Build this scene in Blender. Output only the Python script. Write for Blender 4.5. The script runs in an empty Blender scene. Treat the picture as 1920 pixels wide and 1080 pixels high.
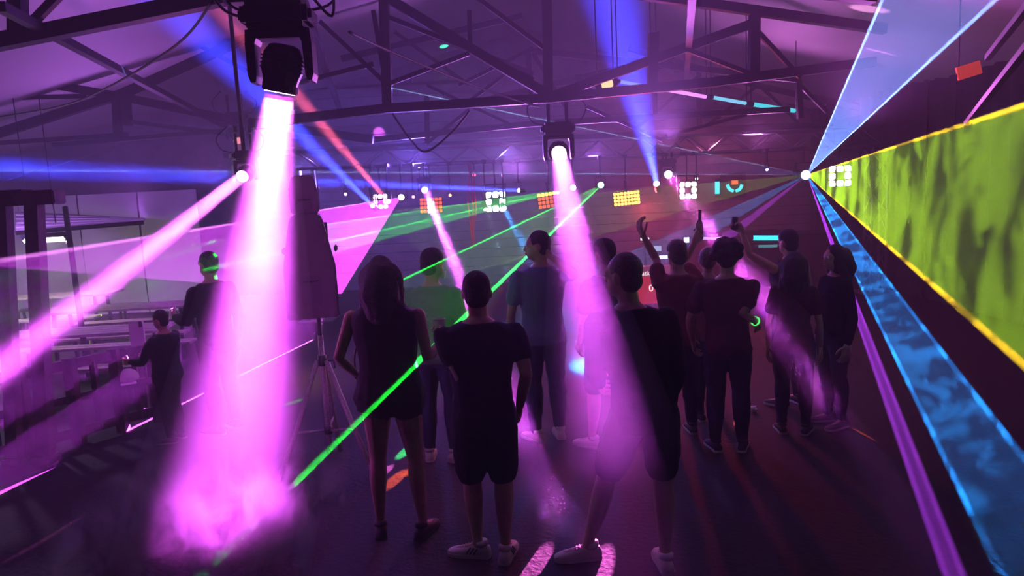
import bpy, bmesh, math, random
from mathutils import Vector, Matrix, Quaternion, noise
random.seed(7)
SC = bpy.context.scene
COL = bpy.context.collection
PI = math.pi

# ------------------------------------------------------------------ camera, exposure, world
FPX, TILT, ROLL, EYE = 1400.0, math.radians(7.93), -0.05, 2.2
cam_data = bpy.data.cameras.new('camera')
cam = bpy.data.objects.new('camera', cam_data)
COL.objects.link(cam)
cam_data.sensor_width = 36.0
cam_data.lens = 36.0 * FPX / 1920.0
cam_data.clip_start, cam_data.clip_end = 0.05, 200
CAM_ROT = Matrix.Rotation(PI / 2 - TILT, 3, 'X') @ Matrix.Rotation(ROLL, 3, 'Z')
cam.matrix_world = Matrix.Translation((0, 0, EYE)) @ CAM_ROT.to_4x4()
SC.camera = cam
vs = SC.view_settings
vs.view_transform, vs.look, vs.exposure, vs.gamma = 'Standard', 'None', 0.0, 1.0
vs.use_curve_mapping = False
SC.cycles.max_bounces = 4
SC.cycles.diffuse_bounces = 2
SC.cycles.transparent_max_bounces = 48
SC.cycles.volume_bounces = 0
world = bpy.data.worlds.new('night')
SC.world = world
world.use_nodes = True
world.node_tree.nodes['Background'].inputs[0].default_value = (0.012, 0.008, 0.02, 1)
world.node_tree.nodes['Background'].inputs[1].default_value = 0.5
air = world.node_tree.nodes.new('ShaderNodeVolumeScatter')      # thin stage haze fills the air of the whole hall
air.inputs['Color'].default_value = (0.9, 0.92, 1.0, 1)
air.inputs['Density'].default_value = 0.028
world.node_tree.links.new(air.outputs[0], world.node_tree.nodes['World Output'].inputs['Volume'])


def lamp(name, kind, at, to=None, power=100, col=(1, 1, 1), angle=30, blend=0.3, soft=0.03):
    d = bpy.data.lights.new(name, kind)
    d.energy, d.color = power, col
    if kind == 'SPOT':
        d.spot_size, d.spot_blend = math.radians(angle), blend
    d.shadow_soft_size = soft
    o = bpy.data.objects.new(name, d)
    COL.objects.link(o)
    o.location = at
    if to is not None:
        o.rotation_euler = (Vector(to) - Vector(at)).to_track_quat('-Z', 'Y').to_euler()
    return o


def ray(px, py):
    return CAM_ROT @ Vector((px - 960, 540 - py, -FPX))


def P(px, py, Y):            # the point at depth Y that the photograph shows at px, py
    r = ray(px, py)
    return Vector((0, 0, EYE)) + r * (Y / r.y)


def PF(px, py, z=0.0):       # the point at height z that the photograph shows at px, py
    r = ray(px, py)
    return Vector((0, 0, EYE)) + r * ((z - EYE) / r.z)


# wash lamps added without fixtures: purple and blue fill, one red behind the crowd
MAG = (0.62, 0.07, 0.75)
for x, y, z, tx, ty, tz, p, c in (
        (-3.2, 8.4, 2.3, -3.5, 7.0, 5.0, 45, (0.55, 0.13, 0.6)),
        (1.9, 8.7, 2.6, 0.5, 7.0, 5.0, 240, (0.5, 0.14, 0.8)),
        (4.0, 8.7, 2.7, 4.0, 7.0, 5.0, 150, (0.6, 0.12, 0.7)),
        (-5.5, 11.4, 2.0, -6.0, 9.5, 4.6, 100, (0.45, 0.13, 0.8)),
        (0.2, 12.2, 2.4, -0.4, 9.0, 4.6, 250, (0.5, 0.14, 0.8)),
        (4.3, 12.9, 2.75, 4.0, 9.5, 4.6, 140, (0.6, 0.14, 0.65)),
        (-3.5, 13.0, 2.7, -3.5, 16.4, 1.5, 170, (0.25, 0.14, 0.95)),
        (0.0, 13.0, 2.7, 0.0, 16.4, 1.5, 170, (0.25, 0.2, 0.8)),
        (3.6, 13.0, 2.7, 3.6, 16.4, 1.5, 120, (0.7, 0.15, 0.4)),
        (-7.5, 9.5, 2.3, -7.5, 15.0, 0.6, 140, (0.42, 0.15, 0.9)),
        (-7.0, 9.2, 2.1, -4.2, 7.3, 0.4, 90, (0.6, 0.4, 0.8)),  # added to brighten the benches and railing of the annex
        (-1.5, 12.8, 2.7, -2.0, 4.0, 0.6, 330, (0.2, 0.11, 0.95)),
        (1.5, 12.8, 2.7, 1.0, 4.0, 0.6, 200, (0.36, 0.1, 0.7)),
        (2.3, 12.8, 1.7, 2.0, 6.5, 0.9, 190, (1.0, 0.06, 0.09)),
):
    lamp('fill_wash', 'SPOT', (x, y, z), (tx, ty, tz), p * 2.9, c, 130, 1.0, 0.12)

# ------------------------------------------------------------------ materials
MATS = {}


def mat(name, col, rough=0.6, metal=0.0, bump=0.0, scale=40.0, vary=0.0, emit=None, power=0.0, spec=0.5):
    if name in MATS:
        return MATS[name]
    m = bpy.data.materials.new(name)
    m.use_nodes = True
    nt = m.node_tree
    b = nt.nodes['Principled BSDF']
    b.inputs['Base Color'].default_value = (*col, 1)
    b.inputs['Roughness'].default_value = rough
    b.inputs['Metallic'].default_value = metal
    b.inputs['Specular IOR Level'].default_value = spec
    if emit:
        b.inputs['Emission Color'].default_value = (*emit, 1)
        b.inputs['Emission Strength'].default_value = power
    if bump or vary:
        tc = nt.nodes.new('ShaderNodeTexCoord')
        n = nt.nodes.new('ShaderNodeTexNoise')
        n.inputs['Scale'].default_value = scale
        n.inputs['Detail'].default_value = 5
        nt.links.new(tc.outputs['Object'], n.inputs['Vector'])
        if vary:
            r = nt.nodes.new('ShaderNodeValToRGB')
            r.color_ramp.elements[0].position, r.color_ramp.elements[1].position = 0.3, 0.7
            r.color_ramp.elements[0].color = (*[c * (1 - vary) for c in col], 1)
            r.color_ramp.elements[1].color = (*[min(1, c * (1 + vary)) for c in col], 1)
            nt.links.new(n.outputs['Fac'], r.inputs['Fac'])
            nt.links.new(r.outputs['Color'], b.inputs['Base Color'])
        if bump:
            bp = nt.nodes.new('ShaderNodeBump')
            bp.inputs['Strength'].default_value = bump
            bp.inputs['Distance'].default_value = 0.02
            nt.links.new(n.outputs['Fac'], bp.inputs['Height'])
            nt.links.new(bp.outputs['Normal'], b.inputs['Normal'])
    MATS[name] = m
    return m


def haze_mat(name, dens, col=(1, 1, 1), smoke=None, rise=None):
    """Scattering haze; smoke = (scale xyz, low, high, floor) makes it patchy."""
    m = bpy.data.materials.new(name)
    m.use_nodes = True
    nt = m.node_tree
    nt.nodes.clear()
    o = nt.nodes.new('ShaderNodeOutputMaterial')
    s = nt.nodes.new('ShaderNodeVolumeScatter')
    s.inputs['Color'].default_value = (*col, 1)
    s.inputs['Density'].default_value = dens
    nt.links.new(s.outputs[0], o.inputs['Volume'])
    if smoke:
        sc, lo, hi, fl, seed = smoke
        tc = nt.nodes.new('ShaderNodeNewGeometry')
        mp = nt.nodes.new('ShaderNodeMapping')
        mp.inputs['Scale'].default_value = sc
        mp.inputs['Location'].default_value = (seed, seed * 0.7, 0)
        n = nt.nodes.new('ShaderNodeTexNoise')
        n.inputs['Scale'].default_value = 1.0
        n.inputs['Detail'].default_value = 6
        n.inputs['Roughness'].default_value = 0.65
        n.inputs['Distortion'].default_value = 0.6
        r = nt.nodes.new('ShaderNodeMapRange')
        r.interpolation_type = 'SMOOTHSTEP'
        r.inputs[1].default_value, r.inputs[2].default_value = lo, hi
        r.inputs[3].default_value, r.inputs[4].default_value = dens * fl, dens
        nt.links.new(tc.outputs['Position'], mp.inputs['Vector'])
        nt.links.new(mp.outputs[0], n.inputs['Vector'])
        nt.links.new(n.outputs['Fac'], r.inputs[0])
        nt.links.new(r.outputs[0], s.inputs['Density'])
        if rise:        # smoke thins out in ragged fingers towards the floor
            z0, z1, rag = rise
            sp = nt.nodes.new('ShaderNodeSeparateXYZ')
            nt.links.new(tc.outputs['Position'], sp.inputs[0])
            a = nt.nodes.new('ShaderNodeMath')
            a.operation = 'MULTIPLY_ADD'
            nt.links.new(n.outputs['Fac'], a.inputs[0])
            a.inputs[1].default_value = rag
            nt.links.new(sp.outputs['Z'], a.inputs[2])
            g = nt.nodes.new('ShaderNodeMapRange')
            g.interpolation_type = 'SMOOTHSTEP'
            g.inputs[1].default_value, g.inputs[2].default_value = z0 + rag * 0.5, z1 + rag * 0.5
            nt.links.new(a.outputs[0], g.inputs[0])
            q = nt.nodes.new('ShaderNodeMath')
            q.operation = 'MULTIPLY'
            nt.links.new(r.outputs[0], q.inputs[0])
            nt.links.new(g.outputs[0], q.inputs[1])
            nt.links.new(q.outputs[0], s.inputs['Density'])
    return m


M_STEEL = mat('dark_steel', (0.012, 0.01, 0.014), 0.6, 0.2, spec=0.3)
M_ALU = mat('aluminium', (0.4, 0.38, 0.42), 0.35, 0.9)
M_BLACK = mat('black_plastic', (0.012, 0.011, 0.016), 0.45)
M_MATT = mat('matt_black', (0.01, 0.009, 0.013), 0.8)
M_CABLE = mat('black_rubber', (0.015, 0.013, 0.018), 0.6)

# ------------------------------------------------------------------ mesh helpers


def link(name, me, m=None, parent=None):
    o = bpy.data.objects.new(name, me)
    COL.objects.link(o)
    if m is not None:
        me.materials.append(m)
    if parent is not None:
        o.parent = parent
    return o


def tag(o, label=None, cat=None, group=None, kind=None):
    for k, v in (('label', label), ('category', cat), ('group', group), ('kind', kind)):
        if v:
            o[k] = v
    return o


def empty(name, loc, rz=0.0, label=None, cat=None, group=None):
    o = bpy.data.objects.new(name, None)
    COL.objects.link(o)
    o.location = loc
    o.rotation_euler = (0, 0, rz)
    o.empty_display_size = 0.1
    return tag(o, label, cat, group)


def from_bm(name, bm, m, parent=None, smooth=False):
    me = bpy.data.meshes.new(name)
    bmesh.ops.recalc_face_normals(bm, faces=bm.faces)
    bm.to_mesh(me)
    bm.free()
    if smooth:
        for p in me.polygons:
            p.use_smooth = True
    return link(name, me, m, parent)


def add_box(bm, lo, hi, bev=0.0, mtx=None):
    vs_ = [bm.verts.new((x, y, z)) for x in (lo[0], hi[0]) for y in (lo[1], hi[1]) for z in (lo[2], hi[2])]
    fs = [bm.faces.new([vs_[i] for i in f]) for f in ((0, 1, 3, 2), (4, 6, 7, 5), (0, 4, 5, 1), (2, 3, 7, 6), (0, 2, 6, 4), (1, 5, 7, 3))]
    if bev:
        es = list({e for f in fs for e in f.edges})
        r = bmesh.ops.bevel(bm, geom=es, offset=bev, segments=2, affect='EDGES', clamp_overlap=True)
        vs_ = list({v for v in vs_ if v.is_valid} | {v for f in r['faces'] for v in f.verts})
    if mtx is not None:
        bmesh.ops.transform(bm, matrix=mtx, verts=vs_)


def frame(d):
    d = d.normalized()
    u = d.cross(Vector((0, 0, 1)))
    if u.length < 1e-3:
        u = Vector((1, 0, 0))
    u.normalize()
    return u, u.cross(d).normalized()


def add_bar(bm, a, b, w, h=None):
    """A square bar from a to b."""
    a, b = Vector(a), Vector(b)
    h = h or w
    u, v = frame(b - a)
    q = [bm.verts.new(p + u * (sx * w / 2) + v * (sy * h / 2)) for p in (a, b) for sx, sy in ((-1, -1), (1, -1), (1, 1), (-1, 1))]
    for f in ((3, 2, 1, 0), (4, 5, 6, 7), (0, 1, 5, 4), (1, 2, 6, 5), (2, 3, 7, 6), (3, 0, 4, 7)):
        bm.faces.new([q[i] for i in f])


def add_tube(bm, pts, rad, seg=8, cap=True, flat=1.0, up=None):
    """A tube along pts with a radius per point (or one radius); closed ends."""
    pts = [Vector(p) for p in pts]
    if not isinstance(rad, (list, tuple)):
        rad = [rad] * len(pts)
    rings = []
    u = None
    for i, p in enumerate(pts):
        d = (pts[min(i + 1, len(pts) - 1)] - pts[max(i - 1, 0)])
        d.normalize()
        if u is None:
            if up is not None:
                u = Vector(up) - d * d.dot(Vector(up))
                u.normalize()
            else:
                u = frame(d)[0]
        else:
            u = u - d * d.dot(u)
            u.normalize()
        v = d.cross(u)
        rings.append([bm.verts.new(p + u * (math.cos(2 * PI * k / seg) * rad[i]) + v * (math.sin(2 * PI * k / seg) * rad[i] * flat)) for k in range(seg)])
    for a, b in zip(rings, rings[1:]):
        for k in range(seg):
            bm.faces.new((a[k], a[(k + 1) % seg], b[(k + 1) % seg], b[k]))
    if cap:
        bm.faces.new(rings[0][::-1])
        bm.faces.new(rings[-1])
    return rings


def add_limb(bm, pts, rad, seg=10):
    """Tube with rounded ends."""
    pts = [Vector(p) for p in pts]
    a = (pts[0] - pts[1]).normalized()
    b = (pts[-1] - pts[-2]).normalized()
    P_ = [pts[0] + a * rad[0] * 0.85, pts[0] + a * rad[0] * 0.55] + pts + [pts[-1] + b * rad[-1] * 0.55, pts[-1] + b * rad[-1] * 0.85]
    R_ = [rad[0] * 0.35, rad[0] * 0.8] + list(rad) + [rad[-1] * 0.8, rad[-1] * 0.35]
    add_tube(bm, P_, R_, seg)


def add_ball(bm, c, r, mtx=None, seg=14):
    r = (r, r, r) if not isinstance(r, (tuple, list)) else r
    m = Matrix.Translation(c) @ Matrix.Diagonal((*r, 1))
    if mtx is not None:
        m = mtx @ m
    bmesh.ops.create_uvsphere(bm, u_segments=seg, v_segments=max(6, seg * 2 // 3), radius=1, matrix=m)


def add_loft(bm, secs, seg=16):
    """secs: (z, half width, half depth, y offset[, x offset]) stacked ellipses, closed."""
    rings = []
    for s in secs:
        z, w, d, yo = s[:4]
        xo = s[4] if len(s) > 4 else 0
        ring = []
        for k in range(seg):
            a = 2 * PI * k / seg
            c_, s_ = math.cos(a), math.sin(a)
            e = 0.8
            ring.append(bm.verts.new((xo + w * math.copysign(abs(c_) ** e, c_), yo + d * math.copysign(abs(s_) ** e, s_), z)))
        rings.append(ring)
    for a, b in zip(rings, rings[1:]):
        for k in range(seg):
            bm.faces.new((a[k], a[(k + 1) % seg], b[(k + 1) % seg], b[k]))
    bm.faces.new(rings[0][::-1])
    bm.faces.new(rings[-1])


def add_disc(bm, c, d, r, depth, seg=20):
    d = Vector(d).normalized()
    add_tube(bm, [Vector(c), Vector(c) + d * depth], r, seg)


def part_bar(name, a, b, w, m, parent, h=None):
    bm = bmesh.new()
    o = parent.location if parent is not None else Vector()
    add_bar(bm, Vector(a) - o, Vector(b) - o, w, h)
    return from_bm(name, bm, m, parent)


def part_box(name, lo, hi, m, parent=None, bev=0.0, mtx=None):
    bm = bmesh.new()
    add_box(bm, lo, hi, bev, mtx)
    return from_bm(name, bm, m, parent)


def part_tube(name, pts, rad, m, parent=None, seg=8, smooth=True):
    bm = bmesh.new()
    add_tube(bm, pts, rad, seg)
    return from_bm(name, bm, m, parent, smooth)


def struct(name, bm, m, parent=None, smooth=False):
    o = from_bm(name, bm, m, parent, smooth)
    if parent is None:
        o['kind'] = 'structure'
    return o


# ------------------------------------------------------------------ the setting
M_FLOOR = mat('packed_dark_floor', (0.013, 0.010, 0.011), 0.75, 0, 0.5, 26, 0.5, spec=0.25)
M_MEMBRANE = mat('white_roof_membrane', (0.5, 0.48, 0.5), 0.55, 0, 0.12, 3.0)
M_DARKWALL = mat('dark_side_wall', (0.03, 0.025, 0.03), 0.85, 0, 0.3, 6, 0.4)
M_BACK = mat('grey_back_wall', (0.16, 0.14, 0.16), 0.8, 0, 0.2, 5, 0.25)
M_TARP = mat('pale_tarpaulin', (0.62, 0.6, 0.62), 0.6, 0, 0.3, 2.5)
X_LEFT, X_COL, X_RIGHT, Y_BACK, Y_FRONT = -13.0, -4.5, 6.7, 16.6, -3.0

bm = bmesh.new()
n = 40
grid = {}
for i in range(n + 1):
    for j in range(n + 1):
        x = X_LEFT + (X_RIGHT + 0.3 - X_LEFT) * i / n
        y = Y_FRONT + (Y_BACK + 0.3 - Y_FRONT) * j / n
        grid[i, j] = bm.verts.new((x, y, 0.0))
for i in range(n):
    for j in range(n):
        bm.faces.new((grid[i, j], grid[i + 1, j], grid[i + 1, j + 1], grid[i, j + 1]))
struct('floor', bm, M_FLOOR)


def roof_z(x, y):
    z = 5.5 - (0.225 * (0.6 - x) if x < 0.6 else 0.33 * (x - 0.6))
    return z + 0.03 * math.sin(y * 2.1) * (1 if x < 0.6 else 0.6)


for name, xa, xb in (('ceiling', -13.2, 0.6), ('ceiling.001', 0.6, 7.0)):
    bm = bmesh.new()
    ny = 60
    g = {}
    for i in range(13):
        for j in range(ny + 1):
            x = xa + (xb - xa) * i / 12
            y = Y_FRONT + (Y_BACK + 0.2 - Y_FRONT) * j / ny
            g[i, j] = bm.verts.new((x, y, roof_z(x, y)))
    for i in range(12):
        for j in range(ny):
            bm.faces.new((g[i, j], g[i, j + 1], g[i + 1, j + 1], g[i + 1, j]))
    struct(name, bm, M_MEMBRANE, None, True)

# back wall of boarded cladding: each board proud of its neighbour
root = empty('wall_back', (0, Y_BACK, 0))
root['kind'] = 'structure'
for i in range(22):
    z0 = 0.02 + i * 0.2
    part_box('plank', (-4.7, -0.02 - 0.012 * (i % 2), z0), (X_RIGHT, 0.12, z0 + 0.19), M_BACK, root)
bm = bmesh.new()
v = [bm.verts.new(p) for p in ((-13.2, 0.13, 0), (7.0, 0.13, 0), (7.0, 0.13, 3.2), (0.6, 0.13, 5.6), (-13.2, 0.13, 2.3))]
bm.faces.new(v)
from_bm('backing', bm, M_BACK, root)
# right wall: dark drape, in hung widths
root = empty('wall_right', (X_RIGHT, 0, 0))
root['kind'] = 'structure'
for i in range(13):
    bm = bmesh.new()
    y0, y1 = Y_FRONT + i * 1.5, Y_FRONT + (i + 1) * 1.5 + 0.04
    top, bot = [], []
    for k in range(17):
        t = k / 16
        off = 0.035 * math.sin(t * PI * 8 + i) + 0.012 * (i % 2)
        top.append(bm.verts.new((off, y0 + (y1 - y0) * t, 3.6)))
        bot.append(bm.verts.new((off * 1.3, y0 + (y1 - y0) * t, 0.02)))
    for k in range(16):
        bm.faces.new((bot[k], bot[k + 1], top[k + 1], top[k]))
    from_bm('drape', bm, M_DARKWALL, root, True)
# left: pale tarpaulin far side of the open annex, in panels
root = empty('wall_left', (0, 0, 0))
root['kind'] = 'structure'
for i in range(6):
    x0 = -12.9 + i * 1.15
    bm = bmesh.new()
    rows = []
    for r in range(7):
        row = []
        for k in range(9):
            t, s = k / 8, r / 6
            row.append(bm.verts.new((x0 + 1.13 * t, 14.6 + 0.05 * math.sin(t * PI * 2 + i + s * 2) * (1 - abs(s - 0.5)), 0.05 + 2.35 * s)))
        rows.append(row)
    for a, b in zip(rows, rows[1:]):
        for k in range(8):
            bm.faces.new((a[k], a[k + 1], b[k + 1], b[k]))
    from_bm('panel', bm, M_TARP, root, True)

bm = bmesh.new()
v = [bm.verts.new(p) for p in ((-13.0, Y_FRONT, 0), (-13.0, 16.7, 0), (-13.0, 16.7, 2.4), (-13.0, Y_FRONT, 2.4))]
bm.faces.new(v)
struct('wall_outer', bm, M_DARKWALL)

# ------------------------------------------------------------------ roof trusses (each traced member a bar)


def truss(name, Y, label, chords, posts, braces, wc=0.11, wp=0.085, wb=0.06, m=M_STEEL):
    mid = P(960, 150, Y)
    r = empty(name, mid, 0, label, 'truss')
    for nm, lst, w in (('chord', chords, wc), ('post', posts, wp), ('brace', braces, wb)):
        for a in lst:
            dy = a[4] if len(a) > 4 else 0
            part_bar(nm, P(a[0], a[1], Y), P(a[2], a[3], Y + dy), w, m, r)
    return r


truss('roof_truss', 9.0, 'dark steel roof truss above the middle moving head, spanning the hall',
      [(470, 233, 720, 204), (720, 204, 1032, 184), (1032, 184, 1330, 155), (1330, 155, 1640, 116),
       (1036, 180, 1412, 44), (1190, -12, 1660, 55), (640, -55, 1028, 178)],
      [(718, -60, 727, 208), (1023, -120, 1028, 182), (1415, 20, 1413, 146), (1225, 62, 1223, 166)],
      [(600, 40, 722, 155), (722, 160, 880, 100), (722, 30, 880, 92), (880, 92, 1000, 150), (700, 20, 724, 160),
       (1412, 50, 1500, 145), (880, 20, 882, 100), (1412, 140, 1280, 90), (540, 160, 700, 120), (820, -60, 1020, 90)],
      0.105, 0.11, 0.05)
truss('roof_truss', 6.2, 'thick dark steel truss chord at the top left corner, nearest roof truss',
      [(-260, 130, 420, -6), (-200, 205, -20, 170), (1180, -60, 1640, -8)],
      [(32, -70, 34, 70), (-130, -60, -128, 105)],
      [(-130, 105, 30, -60), (34, 70, 160, -60)],
      0.12, 0.11, 0.06)
truss('roof_truss', 11.2, 'crossing steel braces high on the left behind the white beam, farther roof truss',
      [(-60, 130, 230, 182), (230, 182, 430, 223), (430, 223, 700, 262), (-60, 268, 230, 176), (230, 176, 400, 100), (400, 100, 560, 20)],
      [(218, 180, 222, 258), (236, 180, 240, 236)],
      [(-60, 186, 160, 180), (0, 268, 240, 252), (240, 228, 420, 250), (270, 30, 470, 137), (100, 272, 420, 245), (420, 245, 560, 232)],
      0.12, 0.1, 0.06)
truss('roof_truss', 11.6, 'slim steel roof truss with a small king post behind the middle moving head',
      [(700, 262, 1000, 232), (1000, 232, 1480, 205), (800, 62, 1000, 140), (1000, 96, 1500, 150), (640, 110, 980, 30)],
      [(800, 180, 802, 270), (990, 100, 996, 200), (1084, 140, 1086, 168), (1497, 150, 1500, 222), (1224, 120, 1228, 215)],
      [(800, 160, 960, 235), (860, 160, 1000, 90), (880, 160, 740, 60), (1000, 100, 1060, 200), (1500, 160, 1550, 210),
       (1100, 200, 1240, 262), (1250, 255, 1400, 215), (800, 270, 880, 205), (960, 130, 880, 190)],
      0.085, 0.08, 0.05)
truss('roof_truss', 14.4, 'farthest roof truss of thin dark bars under the membrane near the back wall',
      [(420, 292, 1000, 262), (1000, 262, 1560, 232), (1180, 90, 1420, 160), (1420, 160, 1760, 236), (900, 190, 1240, 110)],
      [(1310, 128, 1312, 248), (1540, 190, 1542, 236)],
      [(1312, 248, 1420, 160), (1542, 236, 1640, 212), (1180, 252, 1312, 140), (1500, 236, 1430, 165)],
      0.1, 0.08, 0.06)

# purlins running from truss to truss under the membrane
for i, (a, b) in enumerate((((0, 12, 5.5), (420, 236, 13.5)), ((560, -20, 5.6), (640, 215, 14)), ((1300, -40, 6.0), (1285, 175, 14)))):
    o = part_bar('purlin', P(*a), P(*b), 0.07, M_STEEL, None)
    tag(o, ('thin steel purlin crossing the membrane at the far left', 'thin steel purlin beside the near moving head', 'steel purlin running back over the middle of the hall',
            '')[i], 'purlin')

# aluminium box truss across the back that carries the small lamps
TY, TRY = 12.6, 12.95


def box_truss(Y, xa, xb, za, zb, label, half=0.145, bays=None):
    r = empty('box_truss', (xa, Y, za), 0, label, 'truss')
    L = Vector((xb - xa, 0, zb - za))
    n = bays or int(L.length / 0.36)
    for sy in (-1, 1):
        for sz in (-1, 1):
            o_ = Vector((0, sy * half, sz * half))
            part_tube('chord', [o_, L + o_], 0.025, M_ALU, r, 8)
    k = 0
    for i in range(n):
        a, b = L * (i / n), L * ((i + 1) / n)
        s = 1 if i % 2 else -1
        for sy in (-1, 1):
            part_tube('brace', [a + Vector((0, sy * half, -s * half)), b + Vector((0, sy * half, s * half))], 0.011, M_ALU, r, 5)
        for sz in (-1, 1):
            part_tube('brace', [a + Vector((0, -s * half, sz * half)), b + Vector((0, s * half, sz * half))], 0.011, M_ALU, r, 5)
    return r


pa, pb = P(560, 302, TRY), P(1648, 257, TRY)
box_truss(TRY, pa.x, pb.x, pa.z, pb.z, 'aluminium box truss across the back carrying the row of lamps')
for i, (px, top, bot) in enumerate(((572, 300, 800), (1644, 262, 800))):
    a, b = P(px, top, TRY), P(px, bot, TRY)
    r = empty('truss_leg', (a.x, TRY, 0), 0, ('aluminium upright holding the left end of the box truss', 'aluminium upright holding the right end of the box truss')[i], 'truss')
    for sx in (-1, 1):
        for sy in (-1, 1):
            part_tube('chord', [(sx * 0.13, sy * 0.13, 0.02), (sx * 0.13, sy * 0.13, a.z - 0.15)], 0.025, M_ALU, r, 6)
    for k in range(7):
        z0, z1 = 0.05 + k * 0.34, 0.05 + (k + 1) * 0.34
        s = 1 if k % 2 else -1
        for q in (-1, 1):
            part_tube('brace', [(-s * 0.13, q * 0.13, z0), (s * 0.13, q * 0.13, z1)], 0.011, M_ALU, r, 5)
            part_tube('brace', [(q * 0.13, -s * 0.13, z0), (q * 0.13, s * 0.13, z1)], 0.011, M_ALU, r, 5)
    part_box('base_plate', (-0.3, -0.3, 0), (0.3, 0.3, 0.02), M_ALU, r)

# ------------------------------------------------------------------ stage lamps
GLOW = {}


def glow(col, power):
    key = (col, power)
    if key not in GLOW:
        GLOW[key] = mat('lit_lens_%d' % len(GLOW), (0.02, 0.02, 0.02), 0.3, emit=col, power=power)
    return GLOW[key]


def dropper(r, x=0.0, y=0.06, z=0.1):
    """Rod and clamp that hang a small lamp from the box truss."""
    o = r.location
    zt = pa.z + (pb.z - pa.z) * (o.x + x - pa.x) / (pb.x - pa.x) - 0.145
    bm = bmesh.new()
    add_tube(bm, [(x, y, z), (x, y, zt - o.z)], 0.014, 6)
    add_box(bm, (x - 0.03, y - 0.02, zt - o.z - 0.035), (x + 0.03, TRY - 0.125 - o.y, zt - o.z + 0.02))
    q = from_bm('dropper', bm, M_BLACK, r)
    q.rotation_euler = Matrix.Rotation(0, 3, 'X').to_euler()
    q.matrix_parent_inverse = r.matrix_basis.inverted() @ Matrix.Translation(o)
    return q


def moving_head(at, to, label, s=1.0, pan=0.0, lens=((1, 0.3, 1), 30), power=3000, col=MAG, angle=10, blend=0.35, hang=0.3, drop=False, rod=False):
    """at = lens centre. Base and yoke above, head swung towards the target, spot lamp in the lens."""
    at, to = Vector(at), Vector(to)
    d = (to - at).normalized()
    piv = at - d * 0.14 * s
    r = empty('moving_head', piv, 0, label, 'stage light')
    R = Matrix.Rotation(pan, 4, 'Z')
    bm = bmesh.new()
    add_box(bm, (-0.19 * s, -0.15 * s, 0.2 * s), (0.19 * s, 0.15 * s, 0.35 * s), 0.03 * s, R)
    add_box(bm, (-0.21 * s, -0.11 * s, 0.23 * s), (0.21 * s, 0.11 * s, 0.32 * s), 0.02 * s, R)
    from_bm('base', bm, M_BLACK, r)
    bm = bmesh.new()
    add_box(bm, (-0.185 * s, -0.075 * s, 0.15 * s), (0.185 * s, 0.075 * s, 0.205 * s), 0.015 * s, R)
    from_bm('yoke', bm, M_BLACK, r)
    for q in (-1, 1):
        bm = bmesh.new()
        prof = [(0.185, 0.2), (0.105, 0.2), (0.136, 0.12), (0.142, -0.06), (0.15, -0.1), (0.178, -0.1), (0.19, -0.06), (0.192, 0.12)]
        fa = [bm.verts.new(R @ Vector((q * x * s, -0.07 * s, z * s))) for x, z in prof]
        fb = [bm.verts.new(R @ Vector((q * x * s, 0.07 * s, z * s))) for x, z in prof]
        bm.faces.new(fa)
        bm.faces.new(fb[::-1])
        for k in range(8):
            bm.faces.new((fa[k], fb[k], fb[(k + 1) % 8], fa[(k + 1) % 8]))
        from_bm('yoke_arm', bm, M_BLACK, r)
    bm = bmesh.new()
    add_tube(bm, [d * (t * s) for t in (-0.12, -0.11, -0.06, 0.03, 0.08, 0.13)], [0.06 * s, 0.09 * s, 0.12 * s, 0.125 * s, 0.108 * s, 0.1 * s], 8)
    u, v = frame(d)
    for k in range(4):
        p = -d * (-0.02 + 0.022 * k) * s
        add_tube(bm, [p, p + d * 0.01 * s], 0.129 * s, 12)
    head = from_bm('head', bm, M_BLACK, r)
    bm = bmesh.new()
    add_tube(bm, [d * 0.11 * s, d * 0.15 * s], 0.104 * s, 24)
    add_tube(bm, [d * 0.14 * s, d * 0.158 * s], 0.098 * s, 24)
    from_bm('lens_ring', bm, M_MATT, head)
    bm = bmesh.new()
    add_disc(bm, d * 0.152 * s, d, 0.088 * s, 0.008 * s, 24)
    from_bm('lens', bm, glow(*lens), head)
    # clamps up to the bar
    for q in (-0.11, 0.11):
        bm = bmesh.new()
        add_box(bm, (q * s - 0.02 * s, -0.03 * s, 0.34 * s), (q * s + 0.02 * s, 0.03 * s, 0.34 * s + hang * 0.55), 0.005, R)
        add_tube(bm, [R @ Vector((q * s - 0.025 * s, 0, 0.34 * s + hang * 0.7)), R @ Vector((q * s + 0.025 * s, 0, 0.34 * s + hang * 0.7))], 0.055 * s, 12)
        from_bm('clamp', bm, M_BLACK, r)
    for q in (-1, 1):
        pts = [R @ Vector((q * 0.15 * s, 0.1 * s, 0.33 * s)), R @ Vector((q * 0.3 * s, 0.12 * s, 0.38 * s)), R @ Vector((q * 0.36 * s, 0.1 * s, 0.55 * s)), R @ Vector((q * 0.2 * s, 0.05 * s, 0.72 * s))]
        part_tube('cable', smooth_pts(pts, 5), 0.009 * s, M_CABLE, r, 6)
    lo = at + d * 0.035 * s
    l = lamp('beam_lamp', 'AREA', lo, to, power, col)
    l.data.shape, l.data.size, l.data.spread = 'DISK', 0.17 * s, math.radians(angle)
    l.parent = r
    l.location = lo - piv
    if rod:
        part_tube('rod', [(0, 0, 0.33 * s), (0, 0, roof_z(piv.x, piv.y) - piv.z - 0.03)], 0.02, M_STEEL, r, 8)
    if drop:
        dropper(r, 0, 0.08, 0.33 * s)
    return r


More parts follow.
